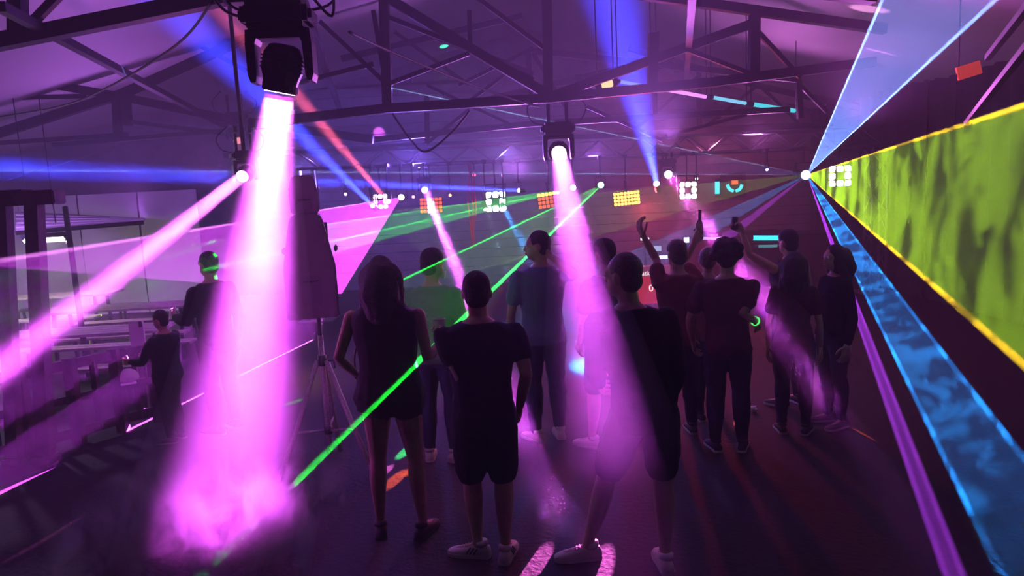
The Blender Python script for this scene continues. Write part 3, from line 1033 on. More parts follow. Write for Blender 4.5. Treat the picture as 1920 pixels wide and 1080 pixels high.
def person(foot, H, label, yaw=0.0, fem=False, head_yaw=0.0, head_pitch=0.0, arms=None, legs=None, skin=0, hair=('short', 0),
           top=None, sleeve=0.55, bottom=None, shoes=None, vox=0.013, lean=(0, 0), hem=None, hands=True, long_top=False, bulk=1.0, seated=False):
    """foot: world point between the feet. arms: for side -1/+1 a dict el, wr (world points) or local offsets; yaw 0 faces away, 90 degrees faces left."""
    s = H
    r = empty('person', foot, yaw, label, 'person')
    toL = (Matrix.Translation(foot) @ Matrix.Rotation(yaw, 4, 'Z')).inverted()
    sk = SKIN[skin]
    shw = (0.098 if fem else 0.113) * bulk
    lx, ly = lean
    zt = lambda z: Vector((lx * max(0, z - 0.5), ly * max(0, z - 0.5), 0)) * s

    def V(x, y, z):
        return Vector((x, y, z)) * s + zt(z)

    legs = legs or {}
    J = {}
    for sd in (-1, 1):
        lg = legs.get(sd, {})
        hip = V(sd * 0.052, 0, 0.5)
        ank = Vector(lg.get('an', (sd * 0.062, -0.01, 0.045))) * s
        kn = Vector(lg['kn']) * s if 'kn' in lg else hip.lerp(ank, 0.475) + Vector((sd * 0.004, 0.012, 0)) * s
        J['hip', sd], J['kn', sd], J['an', sd] = hip, kn, ank
        sh = V(sd * shw, -0.004, 0.796)
        ar = (arms or {}).get(sd, {})
        if 'elw' in ar:
            el, wr = toL @ ar['elw'], toL @ ar['wrw']
        else:
            el = sh + Vector(ar.get('el', (sd * 0.03, -0.02, -0.175))) * s
            wr = el + Vector(ar.get('wr', (sd * 0.008, 0.035, -0.148))) * s
        # keep human lengths
        v = el - sh
        el = sh + v.normalized() * min(max(v.length, 0.15 * s), 0.185 * s)
        v = wr - el
        wr = el + v.normalized() * min(max(v.length, 0.13 * s), 0.155 * s)
        J['sh', sd], J['el', sd], J['wr', sd] = sh, el, wr
    tw = bulk
    torso = [(0.455, .06, .05, 0), (0.475, .088, .062, -.002), (.52, .097 if fem else .092, .068, -.006), (.57, .084, .058, -.002), (.62, .072 if fem else .082, .052, .002),
             (.68, .078 if fem else .09, .058, .002), (.73, .085 if fem else .1, .063, .004), (.775, .088 if fem else .106, .058, 0), (.81, .082 if fem else .1, .048, -.004), (.835, .05, .04, -.008), (.85, .032, .034, -.008)]

    def secs(lo, hi, grow=0.0, mul=1.0):
        out = []
        for z, w, d, y in torso:
            if lo - 1e-6 <= z <= hi + 1e-6:
                out.append((z * s, (w * tw * mul + grow) * s, (d * tw * mul + grow) * s, y * s + zt(z).y, zt(z).x))
        return out

    RA = (0.03, 0.027, 0.0215, 0.0225, 0.0205, 0.0145) if not fem else (0.026, 0.0225, 0.019, 0.0195, 0.0175, 0.0125)

    def arm_pts(sd):
        a, b, c = J['sh', sd], J['el', sd], J['wr', sd]
        return [a, a.lerp(b, 0.45), b, b.lerp(c, 0.25), b.lerp(c, 0.55), c]

    RL = (0.054, 0.05, 0.04, 0.032, 0.0345, 0.031, 0.0195, 0.018) if not fem else (0.055, 0.049, 0.038, 0.03, 0.032, 0.028, 0.018, 0.0165)

    def leg_pts(sd):
        a, b, c = J['hip', sd], J['kn', sd], J['an', sd]
        back = Vector((0, -0.008, 0)) * s
        return [a, a.lerp(b, 0.3), a.lerp(b, 0.7), b, b.lerp(c, 0.25) + back, b.lerp(c, 0.45) + back, b.lerp(c, 0.85), c]

    # ---- body
    bm = bmesh.new()
    add_loft(bm, secs(0.455, 0.85))
    for sd in (-1, 1):
        add_limb(bm, arm_pts(sd), [x * s for x in RA])
        add_limb(bm, leg_pts(sd), [x * s for x in RL])
        if not shoes or True:
            an = J['an', sd]
            fd = Vector(legs.get(sd, {}).get('toe', (sd * 0.25, 1, 0))).normalized()
            add_limb(bm, [an + Vector((0, 0, -0.012)) * s - fd * 0.018 * s, an + Vector((0, 0, -0.02)) * s + fd * 0.03 * s, Vector((an.x, an.y, an.z - 0.029 * s)) + fd * 0.08 * s], [0.019 * s, 0.02 * s, 0.013 * s], 8)
            J['toe', sd] = fd
        add_ball(bm, J['sh', sd], 0.029 * s * (0.86 if fem else 1.0))
    nb = V(0, -0.008, 0.83)
    hc = V(0, 0.006, 0.932)
    HM = Matrix.Translation(nb) @ Matrix.Rotation(head_yaw, 4, 'Z') @ Matrix.Rotation(head_pitch, 4, 'X') @ Matrix.Translation(-nb)
    add_limb(bm, [nb + Vector((0, 0, -0.01 * s)), HM @ (hc + Vector((0, -0.012, -0.025)) * s)], [0.034 * s * (0.85 if fem else 1), 0.031 * s * (0.85 if fem else 1)])
    hb = lambda c, rr: add_ball(bm, hc + Vector(c) * s, tuple(q * s for q in rr), HM)
    hb((0, -0.006, 0.012), (.044, .054, .055))
    hb((0, 0.014, -0.028), (.034, .036, .04))
    hb((0, 0.034, -0.05), (.017, .014, .014))
    hb((0, 0.038, 0.012), (.034, .014, .02))
    nose = [hc + Vector((0, 0.046, 0.008)) * s, hc + Vector((0, 0.054, -0.008)) * s, hc + Vector((0, 0.058, -0.016)) * s]
    add_limb(bm, [HM @ p for p in nose], [0.006 * s, 0.0075 * s, 0.0085 * s], 8)
    hb((0, 0.047, -0.036), (.014, .006, .006))
    for sd in (-1, 1):
        hb((sd * 0.046, -0.006, -0.004), (.006, .013, .02))
    me = solidify_shape(bm, vox)
    # fingers stay separate islands rooted in the wrist
    bm = bmesh.new()
    bm.from_mesh(me)
    if hands:
        for sd in (-1, 1):
            ar = (arms or {}).get(sd, {})
            c, b = J['wr', sd], J['el', sd]
            hd = ((c - b).normalized() + Vector(ar.get('hd', (0, 0, 0)))).normalized()
            palm = Vector(ar.get('palm', (-sd, 0, 0)))
            n0 = set(bm.faces)
            add_hand(bm, c - hd * 0.004 * s, hd, palm, s, ar.get('curl', 0.35), ar.get('fist', False))
            J['hand', sd] = c + hd * 0.06 * s
            J['palm', sd] = palm
    bmesh.ops.recalc_face_normals(bm, faces=bm.faces)
    bm.to_mesh(me)
    bm.free()
    for p in me.polygons:
        p.use_smooth = True
    me.name = 'body'
    body = link('body', me, sk, r)
    if abs(yaw) > 0.6 or abs(head_yaw) > 0.6:
        for sd in (-1, 1):
            bm = bmesh.new()
            add_ball(bm, hc + Vector((sd * 0.018, 0.0455, 0.004)) * s, 0.0075 * s, HM, 10)
            e = from_bm('eye', bm, M_EYE, r, True)
            bm = bmesh.new()
            add_ball(bm, hc + Vector((sd * 0.018, 0.0505, 0.004)) * s, 0.0036 * s, HM, 8)
            from_bm('iris', bm, M_IRIS, e, True)
        bm = bmesh.new()
        add_ball(bm, hc + Vector((0, 0.0525, -0.035)) * s, (0.013 * s, 0.004 * s, 0.0045 * s), HM, 10)
        from_bm('mouth', bm, M_LIPS, r, True)
    # ---- hair
    kind, hcol = hair
    hm = M_HAIRB if hcol else M_HAIR
    bm = bmesh.new()
    hh = lambda c, rr: add_ball(bm, hc + Vector(c) * s, tuple(q * s for q in rr), HM)
    hh((0, -0.013, 0.02), (.0485, .0545, .054))
    if kind in ('short', 'curly', 'bun', 'long', 'thick'):
        hh((0, -0.028, -0.012), (.042, .036, .04))
    if kind == 'curly':
        hh((0, -0.01, 0.022), (.066, .068, .062))
        for k in range(26):
            a, b = random.uniform(0, 2 * PI), random.uniform(-0.3, 1.2)
            hh((0.06 * math.cos(a) * math.cos(b), -0.01 + 0.06 * math.sin(a) * math.cos(b) * (1 if math.sin(a) < 0 else 0.7), 0.02 + 0.056 * math.sin(b)), (.024, .024, .024))
    if kind == 'thick':
        hh((0, -0.004, 0.034), (.05, .058, .046))
    if kind == 'bun':
        hh((0, -0.066, 0.022), (.026, .024, .026))
    if kind == 'long':
        hh((0, -0.03, -0.012), (.078, .058, .074))
        add_limb(bm, [HM @ (hc + Vector((0, -0.04, 0)) * s), V(0, -0.05, 0.865), V(0, -0.058, 0.82)], [0.064 * s, 0.072 * s, 0.05 * s])
        for sd in (-1, 1):
            add_limb(bm, [HM @ (hc + Vector((sd * 0.04, -0.02, 0.01)) * s), HM @ (hc + Vector((sd * 0.053, -0.015, -0.05)) * s), V(sd * 0.06, -0.035, 0.80)], [0.02 * s, 0.024 * s, 0.02 * s])
    me = solidify_shape(bm, max(0.009, vox * 0.8), 0.006 if kind in ('curly', 'long') else 0.0035, random.random() * 50, 1)
    me.name = 'hair'
    link('hair', me, hm, r)
    # ---- clothes
    if top is not None:
        nm, m = top
        bm = bmesh.new()
        z1 = 0.835
        z0 = hem if hem is not None else 0.475
        low = [x for x in secs(z0, z1, 0.011)]
        if low[0][0] > z0 * s + 1e-4 or True:
            f = low[0]
            low.insert(0, (z0 * s - 0.001, f[1] * (1.05 if not long_top else 1.12), f[2] * (1.05 if not long_top else 1.2), f[3], f[4]))
        if long_top:
            for k in (1, 2):
                f = low[0]
        add_loft(bm, low)
        if sleeve > 0:
            for sd in (-1, 1):
                ap = arm_pts(sd)
                if sleeve <= 1.0:
                    a, b = J['sh', sd], J['el', sd]
                    pts = [a + Vector((-sd * 0.004, 0, -0.002)) * s, a.lerp(b, sleeve * 0.5), a.lerp(b, sleeve)]
                    rad = [RA[0] + 0.0065, RA[1] + 0.0105, RA[1] + 0.013]
                else:
                    b, c = J['el', sd], J['wr', sd]
                    pts = ap[:3] + [b.lerp(c, 0.3), b.lerp(c, (sleeve - 1) * 0.95)]
                    pts[0] = pts[0] + Vector((-sd * 0.002, 0, -0.001)) * s
                    rad = [RA[0] + 0.0075, RA[1] + 0.009, RA[2] + 0.01, RA[3] + 0.009, RA[5] + 0.008]
                add_limb(bm, pts, [x * s for x in rad])
        else:
            for sd in (-1, 1):
                add_limb(bm, [V(sd * 0.06, -0.004, 0.8), V(sd * 0.062, -0.008, 0.83)], [0.024 * s, 0.02 * s])
        me = solidify_shape(bm, vox, 0.006, random.random() * 50, 2)
        me.name = nm
        J['top'] = link(nm, me, m, r)
    if bottom is not None:
        nm, m, length = bottom     # length: fraction from hip to ankle
        bm = bmesh.new()
        add_loft(bm, secs(0.455, 0.57, 0.008))
        for sd in (-1, 1):
            lp = leg_pts(sd)
            rr = [x + 0.010 for x in RL]
            a, b, c = J['hip', sd], J['kn', sd], J['an', sd]
            if length <= 0.55:
                pts = [a, a.lerp(b, length), a.lerp(b, length * 1.75)]
                rad = [RL[0] + 0.008, RL[1] + 0.01, RL[2] + 0.013]
            else:
                pts, rad = lp[:-1] + [b.lerp(c, 0.93)], rr[:-1] + [0.03]
            add_limb(bm, pts, [x * s for x in rad])
        me = solidify_shape(bm, vox, 0.006, random.random() * 50, 2)
        me.name = nm
        link(nm, me, m, r)
    if shoes is not None:
        m, sole, stripes, lace = shoes
        for sd in (-1, 1):
            a = J['an', sd]
            z = max(0.0, a.z - 0.05 * s)
            o = shoe('shoe', a, J['toe', sd], s, m, r, sole, stripes, lace)
            o.location.z = z
    J['M'] = r
    J['HM'], J['hc'] = HM, hc
    J['W'] = toL.inverted()
    return J


C_NAVY = cloth('navy', (0.012, 0.013, 0.03))
C_BLACK = cloth('black', (0.008, 0.008, 0.012))
C_DGREY = cloth('charcoal', (0.03, 0.03, 0.036))
C_GREEN = cloth('sage', (0.12, 0.16, 0.14))
C_BLUE = cloth('steel_blue', (0.1, 0.14, 0.24))
C_RED = cloth('brick_red', (0.16, 0.035, 0.035))
C_WINE = cloth('wine', (0.07, 0.02, 0.03))
C_JEAN = cloth('denim', (0.02, 0.026, 0.055))
C_PINK = cloth('dusty_pink', (0.25, 0.12, 0.13))
M_WSHOE = mat('white_leather', (0.62, 0.58, 0.54), 0.5, 0, 0.15, 60)
M_WSOLE = mat('white_rubber', (0.55, 0.52, 0.5), 0.6)
M_DSHOE = mat('dark_canvas', (0.02, 0.018, 0.022), 0.7)
WHITE_SHOES = (M_WSHOE, M_WSOLE, mat('black_stripe', (0.02, 0.02, 0.025), 0.5), M_WSOLE)
PLAIN_WHITE = (M_WSHOE, M_WSOLE, None, M_WSOLE)
DARK_SHOES = (M_DSHOE, M_WSOLE, None, None)
BLACK_SHOES = (M_DSHOE, M_DSHOE, None, None)


def at(px, py, foot, dy=0.0):
    return P(px, py, foot.y + dy)


rad = math.radians
# man in the middle, back to us
f = PF(922, 1046)
mid_man = person(f, 1.72, 'person in dark shirt and shorts standing in the centre, white sneakers with three black stripes', rad(4), vox=0.009,
       arms={-1: dict(elw=at(856, 690, f, -0.06), wrw=at(874, 790, f, 0.1), curl=0.5), 1: dict(elw=at(984, 690, f, -0.06), wrw=at(968, 790, f, 0.12), curl=0.5)},
       legs={-1: dict(an=(-0.045, 0.02, 0.045), toe=(-1.0, 0.35, 0)), 1: dict(an=(0.05, -0.02, 0.045), toe=(0.3, 1, 0))},
       hair=('short', 0), top=('shirt', C_NAVY), sleeve=0.5, bottom=('shorts', C_NAVY, 0.5), shoes=WHITE_SHOES, skin=0, bulk=1.08)
# woman on the left
f1 = PF(752, 1003)
lw = person(f1, 1.80, 'person with thick dark hair and sleeveless dark dress, cup in the raised right hand', rad(-6), True, head_yaw=rad(10), vox=0.009,
       arms={-1: dict(elw=at(640, 655, f1, 0.0), wrw=at(672, 705, f1, 0.22), curl=0.5), 1: dict(elw=at(802, 672, f1, -0.08), wrw=at(826, 640, f1, 0.16), curl=0.75, palm=(-1, 0.3, 0), hd=(0, 0, 0.6))},
       legs={-1: dict(an=(-0.072, 0.0, 0.045), toe=(-0.3, 1, 0)), 1: dict(an=(0.085, -0.01, 0.045), toe=(0.2, 1, 0))},
       hair=('long', 0), top=('dress', C_BLACK), sleeve=0, hem=0.475, bottom=('shorts', C_BLACK, 0.14), shoes=BLACK_SHOES, skin=1, bulk=1.2)
# man with mask behind
f2 = PF(832, 860)
mm = person(f2, 1.72, 'person in plain sage shirt with a white face mask at the chin', rad(-12), head_yaw=rad(-30),
       arms={-1: dict(el=(-0.05, 0.03, -0.16), wr=(0.03, 0.13, -0.02)), 1: dict(el=(0.008, 0.02, -0.176), wr=(-0.01, 0.05, -0.14))},
       hair=('thick', 0), top=('t_shirt', C_GREEN), sleeve=0.6, bottom=('jeans', C_JEAN, 1.0), shoes=PLAIN_WHITE, bulk=0.96)
# man turned left with raised arm
f3 = PF(1027, 822)
tm = person(f3, 1.80, 'person in profile looking left with a hand at the ear, short hair, steel blue shirt', rad(20), head_yaw=rad(66),
       arms={-1: dict(el=(-0.03, 0.02, -0.17)), 1: dict(elw=at(1062, 512, f3, 0.0), wrw=at(1024, 474, f3, -0.05), curl=0.2, palm=(-1, 0, 0))},
       hair=('short', 0), top=('t_shirt', C_BLUE), sleeve=0.6, bottom=('jeans', C_JEAN, 1.0), shoes=PLAIN_WHITE, bulk=1.05)
# pair on the near right
f5 = PF(1146, 838)
person(f5, 1.72, 'person almost hidden behind the one in the black jacket, dark cap of hair', rad(30), vox=0.011,
       arms={-1: dict(el=(0.0, 0.04, -0.172), wr=(0.03, 0.08, -0.12))},
       legs={-1: dict(an=(-0.075, 0.05, 0.045), toe=(-0.35, 1, 0)), 1: dict(an=(0.03, -0.05, 0.045), toe=(0.1, 1, 0))},
       hair=('thick', 0), top=('t_shirt', C_BLACK), sleeve=0.6, bottom=('shorts', C_BLACK, 0.5), shoes=PLAIN_WHITE)
f4 = PF(1216, 1062)
person(f4, 1.80, 'person nearest on the right in a black jacket, bare calves, head turned left', rad(10), head_yaw=rad(40), vox=0.009, lean=(-0.10, 0.05),
       arms={-1: dict(el=(0.01, 0.06, -0.17), wr=(0.05, 0.12, -0.07)), 1: dict(el=(0.02, -0.02, -0.174), wr=(-0.02, 0.06, -0.14))},
       legs={-1: dict(an=(-0.17, 0.1, 0.045), toe=(-1.0, 0.15, 0)), 1: dict(an=(0.045, -0.03, 0.045), toe=(0.15, 1, 0))},
       hair=('short', 1), top=('jacket', C_BLACK), sleeve=1.95, bottom=('shorts', C_DGREY, 0.46), shoes=PLAIN_WHITE, bulk=1.0, hem=0.46)
# crowd on the right
f6 = PF(1276, 812)
p6 = person(f6, 1.66, 'person in a brick red shirt raising a bottle, left of the curly haired dancer', rad(15), vox=0.013,
       arms={-1: dict(elw=at(1232, 505, f6, 0.05), wrw=at(1205, 440, f6, 0.1), hd=(0, 0, 0.3), curl=0.5), 1: dict(elw=at(1286, 500, f6, 0.2), wrw=at(1303, 452, f6, 0.25), curl=0.8, palm=(0, 1, 0))},
       hair=('thick', 1), top=('t_shirt', C_RED), sleeve=0.6, bottom=('jeans', C_JEAN, 1.0), shoes=DARK_SHOES)
f7 = PF(1366, 842)
p7 = person(f7, 1.67, 'person with big curly hair and green glowing wristband, dark red shirt', rad(-8), vox=0.012,
       arms={-1: dict(el=(-0.05, 0.03, -0.165), wr=(0.02, 0.07, -0.12)), 1: dict(elw=at(1409, 545, f7, -0.05), wrw=at(1416, 602, f7, 0.05), curl=0.4)},
       hair=('curly', 0), top=('t_shirt', C_WINE), sleeve=0.6, bottom=('jeans', C_JEAN, 1.0), shoes=DARK_SHOES, bulk=1.06)
f8 = PF(1330, 785)
person(f8, 1.56, 'person with short round head between the bottle raiser and the curly haired dancer', rad(5), True, vox=0.014,
       hair=('short', 1), top=('t_shirt', C_PINK), sleeve=0.6, bottom=('jeans', C_JEAN, 1.0), shoes=DARK_SHOES)
f9 = PF(1478, 758)
p9 = person(f9, 1.65, 'person with a bare arm stretched up holding a drink can', rad(25), vox=0.013,
       arms={-1: dict(elw=at(1420, 486, f9, -0.05), wrw=at(1394, 444, f9, 0.0), curl=0.7, palm=(-1, 0.2, 0), hd=(-0.1, 0, 0.1)), 1: dict()},
       hair=('thick', 0), top=('tank_top', C_NAVY), sleeve=0, bottom=('jeans', C_JEAN, 1.0), shoes=DARK_SHOES)
f10 = PF(1488, 810)
person(f10, 1.53, 'person with long dark hair in front of the arm raiser, back to the camera', rad(-20), True, vox=0.013,
       hair=('long', 0), top=('t_shirt', C_WINE), sleeve=0.6, bottom=('jeans', C_JEAN, 1.0), shoes=DARK_SHOES)
f11 = PF(1562, 796)
person(f11, 1.56, 'person facing left beside the narrow violet sheet, pale cheek and dark hair', rad(100), True, vox=0.013,
       hair=('long', 0), top=('hoodie', C_BLACK), sleeve=1.95, bottom=('jeans', C_JEAN, 1.0), shoes=DARK_SHOES)
# left side
f14 = PF(424, 808)
person(f14, 1.72, 'person standing half hidden behind the widest beam on the left', rad(60), vox=0.014,
       arms={-1: dict(el=(-0.03, 0.05, -0.16), wr=(0.03, 0.13, 0.02))},
       hair=('short', 0), top=('hoodie', C_BLACK), sleeve=1.95, bottom=('jeans', C_BLACK, 1.0), shoes=DARK_SHOES)
f15 = PF(328, 826)
person(f15, 1.22, 'small person in dark clothes by the railing under the white board', rad(80), vox=0.014, bulk=1.25,
       arms={-1: dict(el=(-0.02, 0.08, -0.15), wr=(0.03, 0.13, 0.0)), 1: dict(el=(0.02, 0.08, -0.15), wr=(-0.02, 0.13, 0.0))},
       hair=('thick', 0), top=('hoodie', C_BLACK), sleeve=1.95, bottom=('jeans', C_BLACK, 1.0), shoes=DARK_SHOES)

# ------------------------------------------------------------------ things people hold and wear
M_CUP = mat('clear_cup', (0.75, 0.8, 0.78), 0.15)
M_CUP.node_tree.nodes['Principled BSDF'].inputs['Transmission Weight'].default_value = 0.55


def glow_ring(owner, name, c, d, r, tube, m, label=None, part=1.0):
    d = d.normalized()
    u, v = frame(d)
    inv = owner.matrix_basis.inverted()
    pts = [inv @ (c + (u * math.cos(2 * PI * k / 20 * part) + v * math.sin(2 * PI * k / 20 * part)) * r) for k in range(21)]
    bm = bmesh.new()
    add_tube(bm, pts, tube, 7)
    o = from_bm(name, bm, m, owner, True)
    if label:
        o['label'] = label
    return o


def owner_matrix(o):
    return Matrix.Translation(o.location) @ Matrix.Rotation(o.rotation_euler[2], 4, 'Z')


def wear_ring(J, name, c_local, d, r, tube, m, label, squash=1.0):
    o = J['M']
    d = d.normalized()
    u, v = frame(d)
    pts = [c_local + (u * math.cos(2 * PI * k / 24) + v * math.sin(2 * PI * k / 24) * squash) * r for k in range(25)]
    bm = bmesh.new()
    add_tube(bm, pts, tube, 7)
    q = from_bm(name, bm, m, o, True)
    q['label'] = label
    return q


s = 1.80
wear_ring(lw, 'glow_necklace', Vector((0.0, -0.012, 0.838)) * s, Vector((0.12, 0.25, 1)), 0.088, 0.005, glow((0.6, 1.0, 0.1), 1.6), 'yellow green glow necklace')
wear_ring(p7, 'glow_bracelet', p7['wr', 1].copy(), p7['wr', 1] - p7['el', 1], 0.033, 0.0065, glow((0.12, 1.0, 0.2), 1.1), 'green glow bracelet')
# white mask under the chin of the man behind
bm = bmesh.new()
rings = []
for i in range(7):
    t = i / 6
    ring = []
    for k in range(9):
        a = -1.15 + 2.3 * k / 8
        ring.append(bm.verts.new(mm['HM'] @ (mm['hc'] + Vector((0.049 * math.sin(a), 0.0 + 0.062 * math.cos(a) * (1 - 0.12 * t), -0.035 - 0.035 * t)) * 1.74)))
    rings.append(ring)
for a, b in zip(rings, rings[1:]):
    for k in range(8):
        bm.faces.new((a[k], a[k + 1], b[k + 1], b[k]))
mask = from_bm('face_mask', bm, mat('white_mask', (0.8, 0.8, 0.8), 0.7), mm['M'], True)
mask['label'] = 'white face mask at the chin'
mask.modifiers.new('t', 'SOLIDIFY').thickness = 0.003


def held_cup(J, sd, label, r0=0.033, r1=0.042, h=0.11):
    c = J['W'] @ J['hand', sd] + (J['W'].to_3x3() @ J['palm', sd]).normalized() * 0.035
    e = empty('plastic_cup', c + Vector((0, 0, -h * 0.45)), 0, label, 'cup')
    bm = bmesh.new()
    outer = add_tube(bm, [(0, 0, 0), (0, 0, h * 0.5), (0, 0, h)], [r0, (r0 + r1) / 2, r1], 18, False)
    bm.faces.new(outer[0][::-1])
    inner = add_tube(bm, [(0, 0, 0.004), (0, 0, h * 0.5), (0, 0, h)], [r0 - 0.002, (r0 + r1) / 2 - 0.002, r1 - 0.002], 18, False)
    bm.faces.new(inner[0])
    for k in range(18):
        bm.faces.new((outer[-1][k], outer[-1][(k + 1) % 18], inner[-1][(k + 1) % 18], inner[-1][k]))
    from_bm('body', bm, M_CUP, e, True)
    bm = bmesh.new()
    pts = [Vector((math.cos(2 * PI * k / 18), math.sin(2 * PI * k / 18), 0)) * r1 + Vector((0, 0, h)) for k in range(19)]
    add_tube(bm, pts, 0.0025, 6)
    from_bm('rim', bm, M_CUP, e, True)
    return e


held_cup(lw, 1, 'clear plastic cup in the hand of the person in the sleeveless dress')
# bottle raised by the man in red
c = p6['W'] @ p6['hand', 1] + (p6['W'].to_3x3() @ p6['palm', 1]).normalized() * 0.02
e = empty('bottle', c + Vector((0, 0, -0.07)), 0, 'small dark bottle held up by the person in the brick red shirt', 'bottle')
bm = bmesh.new()
add_tube(bm, [(0, 0, 0), (0, 0, 0.01), (0, 0, 0.13), (0.002, 0, 0.17), (0.006, 0, 0.24)], [0.026, 0.031, 0.031, 0.014, 0.0125], 14)
from_bm('body', bm, mat('brown_glass', (0.05, 0.02, 0.012), 0.15), e, True)
part_tube('cap', [(0.006, 0, 0.238), (0.0065, 0, 0.252)], 0.0145, M_STEEL, e, 12)
c = p9['W'] @ p9['hand', -1] + (p9['W'].to_3x3() @ p9['palm', -1]).normalized() * 0.036
e = empty('drink_can', c + Vector((0, 0, -0.06)), 0, 'dark drink can in the hand stretched up highest', 'can')
part_tube('body', [(0, 0, 0), (0, 0, 0.008), (0, 0, 0.105), (0, 0, 0.118)], [0.025, 0.031, 0.031, 0.026], mat('can_paint', (0.03, 0.02, 0.03), 0.35, 0.4), e, 18)
part_tube('lid', [(0, 0, 0.116), (0, 0, 0.12)], 0.025, M_ALU, e, 18)
# bag at the woman's left hip
hb = lw['W'] @ lw['hand', -1]
e = empty('shoulder_bag', hb + Vector((0.03, 0.1, -0.12)), 0.2, 'small reddish brown bag at the left hip of the person in the sleeveless dress', 'bag')
bm = bmesh.new()
add_box(bm, (-0.1, -0.04, -0.09), (0.1, 0.04, 0.09), 0.025)
from_bm('body', bm, mat('brown_leather', (0.14, 0.04, 0.03), 0.5, 0, 0.3, 60), e, True)
part_box('flap', (-0.102, -0.05, 0.0), (0.102, -0.036, 0.095), mat('dark_leather', (0.1, 0.03, 0.024), 0.5), e, 0.006)
part_tube('strap', smooth_pts([(-0.09, 0, 0.085), (-0.1, -0.06, 0.3), (0.02, -0.1, 0.52), (0.1, 0.02, 0.3), (0.09, 0, 0.085)], 5), 0.008, mat('dark_leather', (0.1, 0.03, 0.024), 0.5), e, 6)

# ------------------------------------------------------------------ loudspeaker on its stand
fs = PF(622, 880)
M_STANDG = mat('grey_painted_steel', (0.42, 0.36, 0.4), 0.5, 0.1, 0.25, 70, 0.35)
st = empty('speaker_stand', fs, rad(15), 'grey tripod stand carrying the tall loudspeaker, left of the sleeveless dress', 'stand')
zb = P(612, 592, fs.y).z
part_tube('pole', [(0, 0, 0.12), (0, 0, 1.1)], 0.021, M_STANDG, st)
part_tube('pole', [(0, 0, 1.0), (0, 0, zb + 0.02)], 0.016, M_BLACK, st)
part_tube('collar', [(0, 0, 0.86), (0, 0, 0.94)], 0.035, M_BLACK, st, 12)
part_tube('collar', [(0, 0, 0.3), (0, 0, 0.36)], 0.032, M_BLACK, st, 12)
for k in range(3):
    a = 2 * PI * k / 3 + rad(198)
    ca, sa = math.cos(a), math.sin(a)
    q = part_tube('leg', [(ca * 0.04, sa * 0.04, 0.9), (ca * 0.24, sa * 0.24, 0.42), (ca * 0.42, sa * 0.42, 0.015)], 0.021, M_STANDG, st)
    part_tube('foot', [(ca * 0.4, sa * 0.4, 0.05), (ca * 0.425, sa * 0.425, 0.0)], 0.022, M_BLACK, q)
    part_tube('brace', [(ca * 0.03, sa * 0.03, 0.33), (ca * 0.27, sa * 0.27, 0.365)], 0.009, M_STANDG, st)
part_tube('crank', [(0.03, -0.03, 0.9), (0.09, -0.06, 0.9), (0.09, -0.06, 0.84)], 0.008, M_BLACK, st)


def cabinet(name, loc, rz, w0, w1, d, h, label, mcol, wt=None):
    """Loudspeaker box with a tapered front outline: w0 at the bottom, w1 at the top."""
    e = empty(name, loc, rz, label, 'loudspeaker')
    bm = bmesh.new()
    prof = [(-w0 / 2, 0.0), (w0 / 2, 0.0), (w0 / 2 * 1.0, h * 0.5), (w1 / 2 * 1.02, h - 0.04), (w1 / 2 * 0.8, h), (-w1 / 2 * 0.8, h), (-w1 / 2 * 1.02, h - 0.04), (-w0 / 2, h * 0.5)]
    fr = [bm.verts.new((x, -d / 2, z)) for x, z in prof]
    bk = [bm.verts.new((x * 0.8, d / 2, z)) for x, z in prof]
    bm.faces.new(fr[::-1])
    bm.faces.new(bk)
    for k in range(8):
        bm.faces.new((fr[k], fr[(k + 1) % 8], bk[(k + 1) % 8], bk[k]))
    bmesh.ops.bevel(bm, geom=list(bm.edges), offset=0.012, segments=2, affect='EDGES')
    from_bm('cabinet', bm, mcol, e)
    part_box('rear_panel', (-w1 * 0.3, -d / 2 - 0.006, h * 0.12), (w1 * 0.3, -d / 2 + 0.004, h * 0.42), M_BLACK, e, 0.004)
    for k in range(5):
        part_tube('knob', [(-w1 * 0.2 + k * w1 * 0.1, -d / 2 - 0.002, h * 0.36), (-w1 * 0.2 + k * w1 * 0.1, -d / 2 - 0.02, h * 0.36)], 0.009, M_STEEL, e, 10)
    for q in (-1, 1):
        bm = bmesh.new()
        add_box(bm, (q * w0 / 2 - 0.012, -0.06, h * 0.62), (q * w0 / 2 + 0.012, 0.06, h * 0.68), 0.008)
        from_bm('handle', bm, M_BLACK, e)
    part_box('grille', (-w0 * 0.34, d / 2 - 0.004, h * 0.08), (w0 * 0.34, d / 2 + 0.008, h * 0.9), M_STEEL, e, 0.004)
    return e


kpx = FPX / fs.y
wide = 94 / kpx
M_CAB = mat('speaker_cabinet_grey', (0.05, 0.035, 0.05), 0.6, 0, 0.2, 120)
hs = 192 / kpx
cabinet('loudspeaker', (fs.x - 0.02, fs.y, zb + 0.01), rad(10), wide, wide * 0.62, 0.36, hs, 'tall tapered loudspeaker on the tripod stand, standing in the violet laser sheet', M_CAB)
cabinet('loudspeaker', (fs.x - 0.025, fs.y, zb + 0.012 + hs), rad(10), 52 / kpx, 44 / kpx, 0.22, 70 / kpx, 'small dark loudspeaker stacked on the tall tapered one', M_BLACK)

